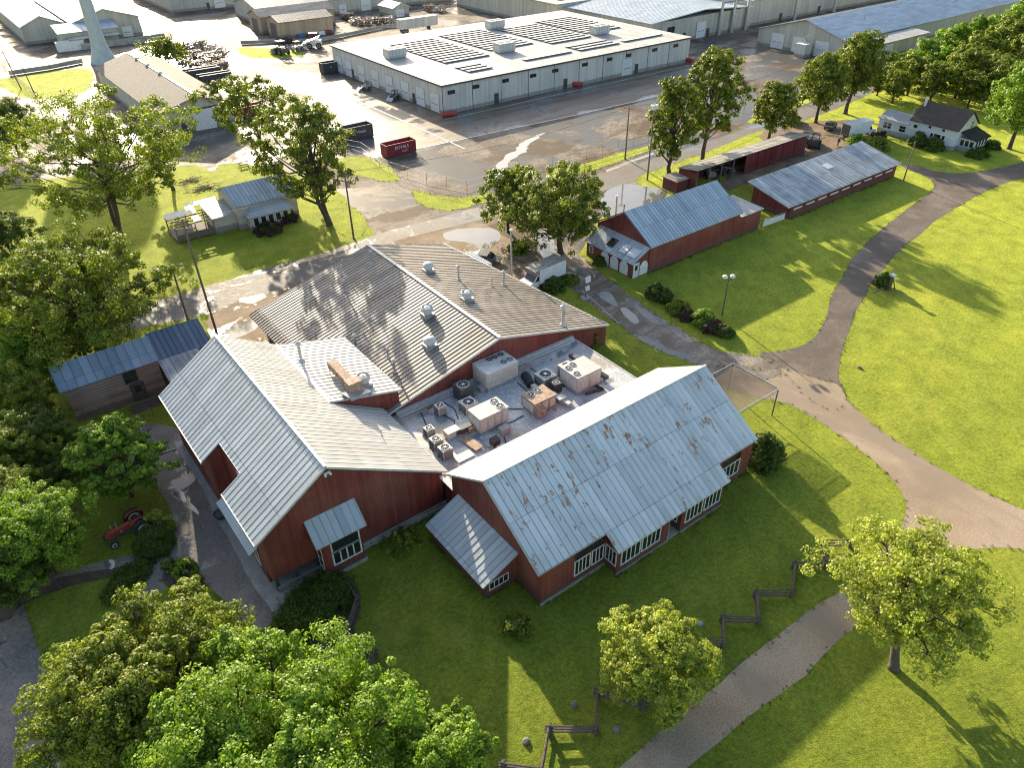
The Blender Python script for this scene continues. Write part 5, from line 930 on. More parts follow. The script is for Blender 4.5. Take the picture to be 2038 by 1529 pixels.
# ---------------- dumpsters and plows ----------------
def text(parent, s, c, u, n, size, mat, name='lettering', thick=.02):
    cu = bpy.data.curves.new(name, 'FONT'); cu.body = s; cu.size = size; cu.extrude = thick; cu.align_x = 'CENTER'; cu.align_y = 'CENTER'
    ob = bpy.data.objects.new(name, cu); COL.objects.link(ob); bpy.context.view_layer.update(); me = bpy.data.meshes.new_from_object(ob); bpy.data.objects.remove(ob); bpy.data.curves.remove(cu)
    u, n = Vector(u).normalized(), Vector(n).normalized(); Mx = Matrix((u, Vector((0, 0, 1)), n)).transposed().to_4x4(); me.transform(Matrix.Translation(Vector(c)) @ Mx); me.materials.clear(); me.materials.append(M[mat]); me.name = name
    o = bpy.data.objects.new(name, me); COL.objects.link(o); o.parent = parent; return o
def dumpster(label, L_, W_, h, mat, words=(), rz=0):
    t = thing('dumpster', label, 'dumpster'); m_ = MB(); th = .1
    m_.box(0, L_, 0, th, .15, h); m_.box(0, L_, W_-th, W_, .15, h); m_.box(0, th, th, W_-th, .15, h); m_.box(L_-th, L_, th, W_-th, .15, h); m_.box(th, L_-th, th, W_-th, .15, .25)
    m_.build('body', M[mat], t); r_ = MB(); n = int(L_/.6)
    for k in range(n+1): x = .05+(L_-.1)*k/n; r_.box(x-.05, x+.05, -.07, 0, .15, h); r_.box(x-.05, x+.05, W_, W_+.07, .15, h)
    for k in range(4): r_.box(-.07, 0, .1, W_-.1, .4+k*(h-.6)/3, .5+k*(h-.6)/3)
    r_.box(-.08, L_+.08, -.09, .03, h, h+.1); r_.box(-.08, L_+.08, W_-.03, W_+.09, h, h+.1); r_.box(-.09, .03, 0, W_, h, h+.1); r_.box(L_-.03, L_+.09, 0, W_, h, h+.1); r_.box(0, L_, .3, .45, 0, .15); r_.box(0, L_, W_-.45, W_-.3, 0, .15); r_.build('rib', M[mat], t)
    for s, x, z, sz in words: text(t, s, (x, -.1, z), (1, 0, 0), (0, -1, 0), sz, 'white')
    return t
t = dumpster('long maroon open-top dumpster with white lettering on the gravel', 6.5, 2.3, 2.35, 'dumpred', [('ROYALS', 3.3, 1.65, .85), ('A & P', 3.9, .85, .55)]); q = G(771, 316); t.location = (q.x, q.y, 0)
t = dumpster('black open-top dumpster with a small white logo near the big tree', 6.3, 2.4, 2.6, 'dumpblk', [('Waste', 3.6, 1.6, .8), ('*', .9, 1.5, .7)]); q = G(689, 284); t.location = (q.x, q.y, 0)
t = dumpster('dark dumpster at the left rear corner of the solar warehouse', 4.5, 2.4, 2.6, 'dumpblk', [('o', 2.2, 1.6, .9)]); q = G(645, 148); t.location = (q.x, q.y, 0)
t = dumpster('red dumpster half hidden behind the sparse tree', 6.3, 2.4, 2.2, 'dumpred'); q = G(474, 237); t.location = (q.x, q.y, 0)
t = dumpster('white boxy bin by the foot of the water tower', 7.5, 2.6, 2.6, 'vehw'); q = G(118, 105); t.location = (q.x, q.y, 0)
for px, py, ang, lb in ((880, 234, 40, 'red snow plow blade at the near corner of the solar warehouse'), (1132, 172, 8, 'red snow plow blade against the front of the solar warehouse'), (1358, 122, -25, 'red snow plow blade at the right corner of the solar warehouse')):
    q = G(px, py); t = thing('snow_plow', lb, 'plow', (q.x, q.y, 0), rz=R(ang-60)); m_ = MB(); vs = []; n = 6
    prof = [(.45*math.cos(R(110+k*26)), .75+.7*math.sin(R(-70+k*24))) for k in range(n)]
    for x in (0, 3.4):
        for a_, z in prof: vs.append((x, a_, z))
    for x in (0, 3.4):
        for a_, z in prof: vs.append((x, a_+.08, z))
    fs = [(k, k+1, n+k+1, n+k) for k in range(n-1)]+[(2*n+k, 3*n+k, 3*n+k+1, 2*n+k+1) for k in range(n-1)]+[(0, n, 3*n, 2*n), (n-1, 3*n-1, 4*n-1, 2*n-1)]
    m_.add(vs, fs); o = m_.build('blade', M['plow'], None); o.parent = t; m_ = MB()
    for x in (.1, 1.1, 2.2, 3.3): m_.box(x-.06, x+.06, .1, .8, .05, 1.2)
    o = m_.build('frame', M['plow'], None); o.parent = t
# machines and yard clutter
def machine(px, py, lb, mat, rz, s=1, name='skid_loader'):
    t = thing(name, lb, 'machine'); m_ = MB(); m_.box(-1.3, .9, -.6, .6, .4, 1.1); m_.box(-.9, .3, -.55, .55, 1.1, 1.2); m_.build('body', M[mat], t)
    m_ = MB()
    for x in (-.75, .35):
        for y in (-.5, .5): m_.box(x-.05, x+.05, y-.05, y+.05, 1.2, 2.0)
    m_.box(-.85, .45, -.6, .6, 2.0, 2.1); m_.build('cab', M['dark'], t); m_ = MB()
    for y in (-.72, .72): m_.bar((-1.1, y, 1.5), (1.4, y, .7), .12, .16)
    m_.add([(1.3, -.9, .1), (2.1, -.9, .1), (1.4, -.9, .8), (1.3, .9, .1), (2.1, .9, .1), (1.4, .9, .8)], [(0, 1, 2), (5, 4, 3), (0, 3, 4, 1), (0, 2, 5, 3), (1, 4, 5, 2)]); m_.build('loader_arm', M['galv'], t)
    for x in (-.9, .5):
        for y in (-.75, .75): wheel(t, (x, y, .42), .42, .28, (0, 1, 0), 'galv')
    q = G(px, py); t.location = (q.x, q.y, 0); t.rotation_euler = (0, 0, rz); t.scale = (s,)*3; return t
machine(785, 198, 'small dark skid loader parked by the overhead doors', 'dark', R(200)); machine(727, 179, 'pale skid loader by the third overhead door', 'galv', R(170))
machine(1620, 292, 'dark farm machine in the farmyard next to the open shed end', 'dark', R(30), 1.3, 'farm_machine'); machine(1602, 288, 'second dark farm implement right at the open shed end', 'dark', R(80), 1.2, 'farm_machine')
machine(1412, 352, 'grey implement under the open shed roof', 'galv', R(60), 1.1, 'farm_machine'); machine(1440, 345, 'dark implement deeper in the open shed', 'dark', R(0), 1.1, 'farm_machine'); machine(624, 95, 'white crane truck with a boom before the tan sheds', 'vehw', R(150), 2.0, 'crane_truck'); machine(560, 108, 'dark forklift-like machine left of the crane truck', 'dark', R(100), 1.8, 'forklift'); machine(594, 101, 'low machine between the forklift and the crane truck', 'galv', R(20), 1.3, 'yard_machine')
def junk(px, py, w_, d_, h, seed, lb, name='steel_rack'):
    rnd = random.Random(seed); q = G(px, py); t = thing(name, lb, 'rack' if name == 'steel_rack' else 'scrap pile', (q.x, q.y, 0), 'racks in the storage yard'); m_ = MB(); k_ = MB()
    for i in range(4):
        for j in range(2): m_.box(q.x+w_*i/3-.07, q.x+w_*i/3+.07, q.y+d_*j-.07, q.y+d_*j+.07, 0, h)
    for z in (.35*h, .7*h, h):
        for j in range(2): m_.bar((q.x, q.y+d_*j, z), (q.x+w_, q.y+d_*j, z), .1, .1)
        for i in range(4): m_.bar((q.x+w_*i/3, q.y, z), (q.x+w_*i/3, q.y+d_, z), .08, .08)
    m_.build('frame', M['rusty' if seed % 2 else 'dark'], t)
    for i in range(26):
        x, y, z = q.x+rnd.uniform(-.3, w_+.3), q.y+rnd.uniform(-.6, d_+.6), rnd.choice([.25, .4*h, .75*h]); a = rnd.uniform(0, 3.14); l = rnd.uniform(.4, 1.8)
        k_.obox((x, y, z), (math.cos(a)*l/2, math.sin(a)*l/2, rnd.uniform(-.2, .2)), (-math.sin(a)*.2, math.cos(a)*.2, 0), (0, 0, rnd.uniform(.06, .3)))
    k_.build('stacked_material', M[['oldwood', 'galv', 'rusty', 'hvac'][seed % 4]], t)
jl = [(352,108),(372,100),(392,96),(412,104),(380,118),(400,122),(420,128),(362,128),(385,140),(405,146),(432,140),(428,112),(688,40),(702,48),(716,52),(735,48),(752,50),(770,46),(850,22),(872,24),(560,88)]
pos = ['far left corner','far left','far middle','far right','second row left','second row middle','second row right','left front','front middle','front row centre','front right corner','right edge']
for i, (px, py) in enumerate(jl):
    lb = ('cluttered steel rack in the storage yard beyond the garage, '+pos[i]) if i < 12 else ['scrap pile right of the tan sheds, leftmost','scrap pile right of the tan sheds, second','scrap pile right of the tan sheds, third','wooden crates before the small cream shed','racks of pipe in front of the small cream shed','pallets at the left end of the grey trailer','scrap rack at the top edge above the grey trailer','second scrap rack at the top edge above the grey trailer','stacked goods at the open end of the front tan shed'][i-12]
    junk(px, py, 3.4, 2.2, 2.0, 500+i, lb, 'steel_rack' if i < 12 or i > 17 else 'scrap_pile')
for px, py, L_, lb in ((372, 158, 9, 'long low dark open trailer beside the garage roof'), (402, 168, 8, 'second low dark trailer nearer the sparse tree')):
    q = G(px, py); t = thing('low_trailer', lb, 'trailer', (q.x, q.y, 0)); m_ = MB(); m_.box(q.x, q.x+L_, q.y, q.y+.15, .6, 1.9); m_.box(q.x, q.x+L_, q.y+2.4, q.y+2.55, .6, 1.9); m_.box(q.x, q.x+L_, q.y+.15, q.y+2.4, .6, .75); m_.box(q.x-.1, q.x+L_+.1, q.y-.06, q.y+.2, 1.9, 2.0); m_.box(q.x-.1, q.x+L_+.1, q.y+2.35, q.y+2.6, 1.9, 2.0); m_.build('body', M['dark'], t); [wheel(t, (q.x+x, q.y+y, .4), .4, .25, (0, 1, 0), 'galv') for x in (1.5, 2.6) for y in (.2, 2.35)]
for px, py, mt, lb in ((600, 74, 'blueobj', 'blue barrel-like tank at the base of the front tan shed'), (640, 69, 'vehw', 'white crate at the base of the front tan shed'), (652, 67, 'dumpred', 'red crate at the base of the front tan shed'), (622, 72, 'dumpred', 'reddish crate right of the blue tank')):
    q = G(px, py); t = thing('storage_crate', lb, 'crate', (q.x, q.y, 0)); m_ = MB(); m_.box(q.x-1.1, q.x+1.1, q.y-.6, q.y+.6, .1, 1.0); m_.box(q.x-1.15, q.x+1.15, q.y-.65, q.y+.65, 1.0, 1.1); m_.box(q.x-1.1, q.x-.8, q.y-.65, q.y+.65, 0, .1); m_.box(q.x+.8, q.x+1.1, q.y-.65, q.y+.65, 0, .1); m_.build('body', M[mt], t)
def rooftoplot(px, py, lb):
    t = rooftop(5.0, 3.0, 2.1, lb, 'hvac', [(.3, .5), (.7, .5)], 4, .7, .4, group='units on the warehouse roof'); q = G(px, py, 6.42); t.location = (q.x, q.y, 6.5)
for px, py, lb in ((775, 119, 'grey roof unit near the left edge of the solar warehouse roof'), (977, 60, 'grey roof unit at the back of the solar warehouse roof'), (995, 107, 'grey roof unit by the front middle of the solar warehouse roof'), (1187, 71, 'grey roof unit at the right of the solar warehouse roof')): rooftoplot(px, py, lb)
# ---------------- water tower leg ----------------
t = thing('water_tower', 'pale grey-green water tower stem flaring at its base, cut by the top edge', 'water tower', (43.8, 248, 0))
m_ = MB(); m_.lathe((43.8, 248, 0), [(3.6, 0), (3.4, .6), (2.7, 2.5), (2.05, 5), (1.75, 8), (1.6, 14), (1.5, 28)], 32); m_.build('stem', M['tower'], t, smooth=True)
m_ = MB(); m_.lathe((43.8, 248, 28), [(1.5, 0), (2.4, 1.5), (6, 4), (8.5, 7.5), (8.8, 10), (7, 13.5), (3, 15.5), (.3, 16)], 32); m_.build('tank', M['tower'], t, smooth=True)
# ---------------- rail fences ----------------
def railfence(pts, lb, last=True):
    pts = [G(*q) for q in pts]; t = thing('rail_fence', lb, 'fence', tuple(pts[0])); po = MB()
    for i, q in enumerate(pts):
        po.tube([q-Vector((0, 0, .1)), q+Vector((.03, 0, 1.15))], [.13, .11], 7); po.tube([q+Vector((.22, .1, -.1)), q+Vector((.2, .08, .95))], [.12, .1], 7)
    po.build('post', M['oldwood'], t)
    rnd = random.Random(len(lb))
    for a, c in zip(pts[:-1], pts[1:]):
        r_ = MB(); d = (c-a).normalized()*.25
        for z in (.3, .62, .95): r_.tube([a-d+Vector((0, 0, z+rnd.uniform(-.05, .05))), c+d+Vector((0, 0, z+rnd.uniform(-.05, .05)))], [.085, .075], 6)
        r_.build('rail', M['oldwood'], t)
railfence([(1075, 1560), (1092, 1462), (1184, 1462), (1187, 1388), (1278, 1415), (1300, 1330), (1383, 1288), (1436, 1292), (1436, 1242), (1506, 1245), (1502, 1192), (1572, 1190), (1578, 1135), (1640, 1134), (1634, 1092), (1690, 1090)], 'long zigzag split-rail fence of dark weathered wood crossing the lawn to the drive')
railfence([(690, 1165), (712, 1205), (690, 1278), (748, 1312), (728, 1345)], 'short zigzag rail fence beside the big oval hedge')
railfence([(1000, 1535), (1075, 1545)], 'rail fence stub at the bottom edge under the maples')
# plain fences
def fence(pts, lb, h=1.5, step=3.0, mat='galv', name='chain_link_fence', r=.035, rails=(1.0,), solid=None):
    pts = [G(*q) for q in pts]; t = thing(name, lb, 'fence', tuple(pts[0])); m_, k_ = MB(), MB()
    for a, c in zip(pts[:-1], pts[1:]):
        n = max(1, int((c-a).length/step))
        for k in range(n+1): q = a.lerp(c, k/n); m_.tube([q, q+Vector((0, 0, h))], r, 5)
        for z in rails: k_.bar(a+Vector((0, 0, h*z)), c+Vector((0, 0, h*z)), .03, .04)
        if solid: k_.bar(a+Vector((0, 0, h*.45)), c+Vector((0, 0, h*.45)), .05, h*.8)
    m_.build('post', M[mat], t); k_.build('rail', M[mat], t)
fence([(672, 296), (720, 305), (775, 345), (850, 368), (930, 385), (975, 372), (1100, 334), (1290, 282)], 'thin wire fence on posts along the gravel lot before the road', 2.2, 4, rails=(1, .5, .05)); fence([(1300, 280), (1480, 225), (1600, 185)], 'thin wire fence continuing behind the roadside trees', 2.2, 5, rails=(1, .5))
fence([(75, 200), (130, 192), (182, 178)], 'low wire fence around the fenced grass plot, top left', 1.4, 4, 'dark', rails=(1, .5)); fence([(10, 142), (75, 196)], 'dark lattice fence running down to the poles, top left', 1.8, 1.2, 'dark', rails=(1, .66, .33)); 
fence([(1518, 452), (1560, 437)], 'short white board fence between the blue-roofed barn and the weathered shed', 1.2, 2, 'white', 'board_fence', rails=(1,), solid=1)
fence([(20, 150), (100, 138), (165, 125)], 'long low pale wall behind the fenced grass plot', 1.4, 8, 'concrete', 'low_wall', rails=(1,), solid=1); fence([(480, 88), (640, 82), (770, 55), (850, 48)], 'pale concrete barrier wall before the tan sheds', 1.2, 6, 'concrete', 'low_wall', rails=(1,), solid=1)
fence([(165, 100), (330, 78)], 'pale low wall with a dark side right of the water tower leg', 2.2, 8, 'concrete', 'low_wall', rails=(1,), solid=1); fence([(1160, 584), (1195, 615), (1230, 648)], 'long white pipe rail lying beside the muddy lane', .35, 6, 'white', 'pipe_rail', rails=(1,))
# benches / steps near log cabin, planters
b_ = G(300, 800); t = thing('porch_step', 'weathered plank porch steps before the log cabin door', 'steps', (b_.x, b_.y, 0)); m_ = MB(); [m_.obox((b_.x-.5, b_.y-.2-k*.4, .35-k*.12), (1.6, 0, 0), (0, .19, 0), (0, 0, .06)) for k in range(3)]; m_.build('tread', M['oldwood'], t)
a, c = G(268, 845), G(305, 826); t = thing('rail', 'plank handrail on the path corner by the log cabin', 'railing', tuple(a)); m_ = MB(); m_.bar(a+Vector((0, 0, .9)), c+Vector((0, 0, .9)), .1, .08); [m_.bar(a.lerp(c, k), a.lerp(c, k)+Vector((0, 0, .9)), .08, .08) for k in (0, .5, 1)]; m_.build('rail', M['pole'], t)
a, c = G(288, 913), G(350, 894); t = thing('kerb', 'straight pale kerb across the path beside the big barn', 'kerb', tuple(a)); m_ = MB(); m_.bar(a+Vector((0, 0, .03)), c+Vector((0, 0, .03)), .22, .12); m_.build('stone', M['concrete'], t)
b_ = G(440, 1030); t = thing('planter', 'round dark planter on the walk beside the big barn', 'planter', (b_.x, b_.y, 0)); m_ = MB(); m_.lathe(b_, [(.4, 0), (.55, .5), (.6, .55), (.5, .52), (.4, .45)], 16); m_.build('pot', M['dark'], t)
for i, (px, py) in enumerate(((1393, 1243), (1143, 1403), (1227, 1452), (1047, 1477), (1710, 732))):
    b_ = G(px, py); t = thing('lawn_stone' if i < 4 else 'drain_cap', ['white-topped stone on the lawn near the zigzag fence','small dark molehill-like stone left of the fence corner','small brown patch stone below the small maple','dark stone on the sunlit triangle of lawn','small dark cap in the grass of the big sunny field'][i], 'stone', (b_.x, b_.y, 0)); m_ = MB(); m_.ell((b_.x, b_.y, .02), .28, .25, .22, 10, 6, .12, i); m_.build('stone', M['concrete' if i == 0 else 'gravelpile'], t)
# wooden stand beside the little shrub
b_ = G(1768, 578); t = thing('wooden_stand', 'dark wooden post stand with a slanting brace on the sunny field', 'stand', (b_.x, b_.y, 0)); m_ = MB(); m_.bar(b_, b_+Vector((0, 0, 2.2)), .35, .35); m_.bar(b_+Vector((.9, -.4, 0)), b_+Vector((.1, 0, 2.0)), .1, .1); m_.bar(b_+Vector((-2.6, .6, .25)), b_+Vector((-.9, .3, .5)), .22, .12); m_.build('post', M['oldwood'], t); m_ = MB(); m_.obox(b_+Vector((.05, 0, 2.2)), (.35, 0, 0), (0, .3, .05), (0, 0, .12)); m_.build('box', M['galv'], t)
# picnic table and brush on the far lawn
b_ = G(485, 330); t = thing('picnic_table', 'dark picnic table on the far lawn near the gravel edge', 'table', (b_.x, b_.y, 0)); m_ = MB(); m_.box(b_.x-1, b_.x+1, b_.y-.4, b_.y+.4, .72, .78); m_.build('table_top', M['oldwood'], t)
for s in (-1, 1):
    m_ = MB(); m_.box(b_.x-1, b_.x+1, b_.y+s*.75-.14, b_.y+s*.75+.14, .42, .47); m_.build('bench', M['oldwood'], t)
    m_ = MB(); m_.bar((b_.x+s*.7, b_.y-.7, 0), (b_.x+s*.7, b_.y+.2, .72), .08, .08); m_.bar((b_.x+s*.7, b_.y+.7, 0), (b_.x+s*.7, b_.y-.2, .72), .08, .08); m_.build('leg', M['oldwood'], t)
for i, (px, py) in enumerate(((405, 375), (378, 361))):
    b_ = G(px, py); t = thing('brush_pile', ['low brown pile of brush on the far lawn behind the pergola', 'second low brush pile, farther left on the far lawn'][i], 'brush', (b_.x, b_.y, 0)); m_ = MB(); rb = random.Random(i)
    for k in range(70): q = b_+Vector((rb.gauss(0, 1.3), rb.gauss(0, .7), rb.uniform(0, .35))); a = rb.uniform(0, 6.3); d = Vector((math.cos(a), math.sin(a), rb.uniform(-.3, .3)))*rb.uniform(.3, .9); m_.bar(q-d, q+d, .05, .05)
    m_.build('sticks', M['oldwood'], t)
# person in the farmyard
b_ = G(1667, 291); t = thing('person', 'person in dark clothes standing with arms down on the wet farmyard', 'person', (b_.x, b_.y, 0))
def skin(name, verts, edges, rad, mat, parent):
    me = bpy.data.meshes.new(name); me.from_pydata(verts, edges, []); o = bpy.data.objects.new(name, me); COL.objects.link(o); sk = o.modifiers.new('s', 'SKIN'); o.modifiers.new('u', 'SUBSURF').levels = 1
    for i, r_ in enumerate(rad): me.skin_vertices[0].data[i].radius = (r_, r_)
    me.skin_vertices[0].data[0].use_root = True; bpy.context.view_layer.update(); dg = bpy.context.evaluated_depsgraph_get(); m2 = bpy.data.meshes.new_from_object(o.evaluated_get(dg)); bpy.data.objects.remove(o); m2.materials.clear(); m2.materials.append(M[mat]); m2.name = name
    o = bpy.data.objects.new(name, m2); COL.objects.link(o); o.parent = parent; return o
V_ = [(0,0,.95),(0,0,1.2),(0,0,1.42),(0,.01,1.52),(0,.02,1.62),(0,.01,1.72),(.2,0,1.4),(.25,.02,1.14),(.25,.06,.88),(.26,.09,.76),(-.2,0,1.4),(-.25,.02,1.14),(-.25,.06,.88),(-.26,.09,.76),(.1,0,.88),(.11,.01,.5),(.11,-.02,.1),(.11,.12,.04),(-.1,0,.88),(-.11,.01,.5),(-.11,-.02,.1),(-.11,.12,.04)]
E_ = [(0,1),(1,2),(2,3),(3,4),(4,5),(2,6),(6,7),(7,8),(8,9),(2,10),(10,11),(11,12),(12,13),(0,14),(14,15),(15,16),(16,17),(0,18),(18,19),(19,20),(20,21)]
skin('body', V_, E_, [.15,.15,.16,.06,.095,.08,.065,.05,.04,.04,.065,.05,.04,.04,.09,.065,.045,.04,.09,.065,.045,.04], 'cloth', t)
m_ = MB(); m_.ell((0, .05, 1.64), .085, .075, .11, 12, 8); m_.ell((0, .125, 1.63), .015, .02, .02, 6, 4); m_.ell((.26, .1, .72), .04, .03, .07, 8, 6); m_.ell((-.26, .1, .72), .04, .03, .07, 8, 6)
m_.build('face', M['skin'], None, smooth=True).parent = t
t.rotation_euler = (0, 0, R(150))
# ---------------- trees and shrubs ----------------
def leaf_mesh(name, cents, rads, dirs, nper, size, seed, mat, parent, flat=.75, upb=.35, aspect=.85, gauss=False):
    rs = np.random.RandomState(seed); cents = np.array(cents); rads = np.array(rads); dirs = np.array(dirs)
    K = len(cents); idx = np.repeat(np.arange(K), nper); n = len(idx)
    d = rs.normal(size=(n, 3)); d /= np.linalg.norm(d, axis=1)[:, None]
    rr = rads[idx]*(rs.uniform(.15, 1, n)**.4)
    off = d*rr[:, None]; off[:, 2] *= flat
    p = cents[idx]+off
    nm = d*.8 + dirs[idx]*.4 + rs.normal(size=(n, 3))*.42; nm[:, 2] += upb; nm /= np.linalg.norm(nm, axis=1)[:, None]
    a = rs.normal(size=(n, 3)); a -= nm*(a*nm).sum(1)[:, None]; a /= np.linalg.norm(a, axis=1)[:, None]; b = np.cross(nm, a)
    L = size*rs.uniform(.6, 1.35, n)[:, None]
    v = np.empty((n, 4, 3)); v[:, 0] = p-a*L*.5; v[:, 1] = p+b*L*aspect*.5+nm*L*.08; v[:, 2] = p+a*L*.5; v[:, 3] = p-b*L*aspect*.5+nm*L*.08
    me = bpy.data.meshes.new(name); me.vertices.add(n*4); me.vertices.foreach_set('co', v.reshape(-1))
    me.loops.add(n*4); me.loops.foreach_set('vertex_index', np.arange(n*4, dtype=np.int32))
    me.polygons.add(n); me.polygons.foreach_set('loop_start', np.arange(0, n*4, 4, dtype=np.int32)); me.polygons.foreach_set('loop_total', np.full(n, 4, dtype=np.int32))
    me.update(); me.materials.append(mat)
    o = bpy.data.objects.new(name, me); COL.objects.link(o)
    if parent is not None: o.parent = parent
    return o
CR = [.26, .46]
def make_tree(name, label, cat, h, w, seed, leaf='maple', n_lobe=14, lob_r=.24, clumps=12, leaves=45, size=.3, trunk=.3, low=.3, lean=(0, 0),
              group=None, squash=1.0, trunks=1, top=.0, outer=.75, spread=1.0, tr=None):
    """tree built about its own base: trunk (with limbs) and crown"""
    rnd = random.Random(seed); root = thing(name, label, cat, group=group)
    tb = MB(); r0 = tr or h*.022+.06; fork = h*trunk
    cz0 = h*low; ch = h-cz0; cc = Vector((lean[0], lean[1], cz0+ch*.5))
    lobes = []; gold = 2.39996
    for i in range(n_lobe):
        f = (i+.5)/n_lobe; zz = 1-2*f; zz = zz*.96
        rad = math.sqrt(max(0, 1-zz*zz))
        q = gold*i+seed; rr = outer*rnd.uniform(.62, 1.2)
        zt = zz*(1-.25*top)
        taper = 1-top*max(0, zz)*.6
        lr = lob_r*w*rnd.uniform(.7, 1.25)
        c = cc+Vector((math.cos(q)*rad*rr*(w/2-lr*.45)*taper*spread, math.sin(q)*rad*rr*(w/2-lr*.45)*taper*spread, zt*(ch/2-lr*.5)*rnd.uniform(.85, 1.05)))
        lobes.append((c, lr))
    if outer > .6:
        for i in range(max(2, n_lobe//5)): lobes.append((cc+Vector((rnd.uniform(-.15, .15)*w, rnd.uniform(-.15, .15)*w, rnd.uniform(.0, .35)*ch)), lob_r*w))
    tips = []
    for k in range(trunks):
        q = k*2.2+seed; ox = 0 if trunks == 1 else .35*r0*4
        b0 = Vector((math.cos(q)*ox*.3, math.sin(q)*ox*.3, -.1))
        f = Vector((lean[0]*.45+math.cos(q)*ox, lean[1]*.45+math.sin(q)*ox, fork)); tp = cc+Vector((math.cos(q)*ox*1.5, math.sin(q)*ox*1.5, ch*.18))
        m = b0.lerp(f, .5)+Vector((rnd.uniform(-.2, .2), rnd.uniform(-.2, .2), 0))
        s = .8 if trunks > 1 else 1
        tb.tube([b0, b0+Vector((0, 0, .35)), m, f, f.lerp(tp, .55)+Vector((rnd.uniform(-.4, .4), rnd.uniform(-.4, .4), 0)), tp], [r0*1.45*s, r0*1.08*s, r0*.92*s, r0*.8*s, r0*.45*s, r0*.15*s], 9)
        tips.append((f, tp))
    cents, rads, dirs = [], [], []
    for i, (c, lr) in enumerate(lobes):
        f, tp = tips[i % len(tips)]; t = rnd.uniform(0, .55); s = f.lerp(tp, t)
        if c.z < s.z: s = f.lerp(tp, 0)+Vector((0, 0, -.05*h*rnd.random()))
        mid = s.lerp(c, .5)+Vector((rnd.uniform(-.06, .06)*w, rnd.uniform(-.06, .06)*w, -.04*h*rnd.random()))
        rb = r0*rnd.uniform(.28, .45); tb.tube([s, mid, c], [rb, rb*.6, rb*.25], 6, False)
        for j in range(clumps):
            d = Vector((rnd.gauss(0, 1), rnd.gauss(0, 1), rnd.gauss(.35, .85))).normalized()
            e = c+Vector((d.x*lr, d.y*lr, d.z*lr*.78*squash))*rnd.uniform(.45, 1.05); cr = lr*rnd.uniform(CR[0], CR[1])
            cents.append(e); rads.append(cr); od = (e-cc); od.normalize(); dirs.append((d*.6+od*.5))
            if j % 3 == 0: tb.tube([mid.lerp(c, .7), e], [rb*.3, rb*.1], 4, False)
    tb.build('trunk', M['bark'], root, smooth=True)
    leaf_mesh('crown', cents, rads, dirs, leaves, size, seed, LF[leaf], root)
    return root
def make_shrub(name, label, cat, rx, ry, h, seed, leaf='dark', n=60, leaves=60, size=.16, core=True, group=None, lump=.12, flat=False):
    rnd = random.Random(seed); root = thing(name, label, cat, group=group)
    cents, rads, dirs = [], [], []
    for i in range(n):
        d = Vector((rnd.gauss(0, 1), rnd.gauss(0, 1), abs(rnd.gauss(0, 1)))).normalized(); s = rnd.uniform(.8, 1.02)+rnd.uniform(-lump, lump)
        cents.append((d.x*rx*s*.86, d.y*ry*s*.86, max(.08, d.z*h*s*.9))); rads.append(min(rx, ry, h)*rnd.uniform(.18, .3)); dirs.append(d)
    cb = MB()
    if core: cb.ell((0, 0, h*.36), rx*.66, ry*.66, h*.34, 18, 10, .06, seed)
    for i in range(7):
        q = rnd.uniform(0, 6.28); cb.tube([(0, 0, -.05), (math.cos(q)*rx*.35, math.sin(q)*ry*.35, h*.45), (math.cos(q)*rx*.7, math.sin(q)*ry*.7, h*.7)], [.05, .03, .012], 5)
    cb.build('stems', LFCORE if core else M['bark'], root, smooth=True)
    leaf_mesh('foliage', cents, rads, dirs, leaves, size, seed, LF[leaf], root, upb=.3)
    return root
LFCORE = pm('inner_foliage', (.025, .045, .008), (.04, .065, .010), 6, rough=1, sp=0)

# named single trees --------------------------------------------------------
def putxy(o, x, y, rz=0, s=1): o.location = (x, y, 0); o.rotation_euler = (0, 0, rz); o.scale = (s,)*3 if not isinstance(s, tuple) else s; return o
def base(px, py): p = G(px, py); return p.x, p.y
CR[:] = [.17, .32]
t = make_tree('shade_tree', 'round open-crowned tree with a short leaning trunk beside the gravel drive, bottom right', 'tree', 10.4, 11.6, 11, 'yellow', 30, .155, 26, 46, .17, .22, .22, (1.4, 1.6), outer=.88, tr=.34)
putxy(t, *base(1778, 1330))
t = make_tree('small_maple', 'bright yellow-green small tree on the shaded lawn behind the zigzag rail fence', 'tree', 8.4, 8.2, 23, 'yellow', 26, .155, 26, 60, .15, .16, .08, (.6, .4), outer=.95, top=.45, tr=.2)
putxy(t, *base(1285, 1400))
t = make_tree('large_maple', 'large darker green maple, back one of the two crowns in the bottom left corner', 'tree', 10.6, 12.6, 31, 'maple', 34, .14, 38, 95, .16, .25, .2, outer=.95, tr=.38)
t.location = (-2.0, 34.4, 0)
t = make_tree('large_maple', 'largest bright green maple filling the bottom edge, nearest the camera', 'tree', 12.8, 16.6, 37, 'bright', 42, .125, 42, 95, .16, .25, .18, outer=.95, tr=.45)
t.location = (1.9, 24.2, 0)
t = make_tree('maple_tree', 'bright green maple at the bottom edge, low crown just right of the largest maple', 'tree', 8.0, 7.4, 41, 'bright', 22, .17, 30, 80, .16, .25, .2, outer=.9)
t.location = (9.4, 20.6, 0)
t = make_tree('feathery_tree', 'feathery layered tree with pale branch tips in front of the log cabin', 'tree', 9.4, 9.0, 47, 'bright', 60, .10, 22, 50, .15, .10, .02, (0, .3), outer=1.05, top=.95, squash=.4, tr=.14)
t.location = (1.9, 60.8, 0)
CR[:] = [.22, .40]
t = make_tree('broad_tree', 'broad dark-limbed tree between the road and the log cabin', 'tree', 15.0, 18.5, 53, 'maple', 42, .12, 15, 85, .23, .22, .22, (-2.8, -4.4), outer=1.0, trunks=2, tr=.42)
putxy(t, *base(235, 672))
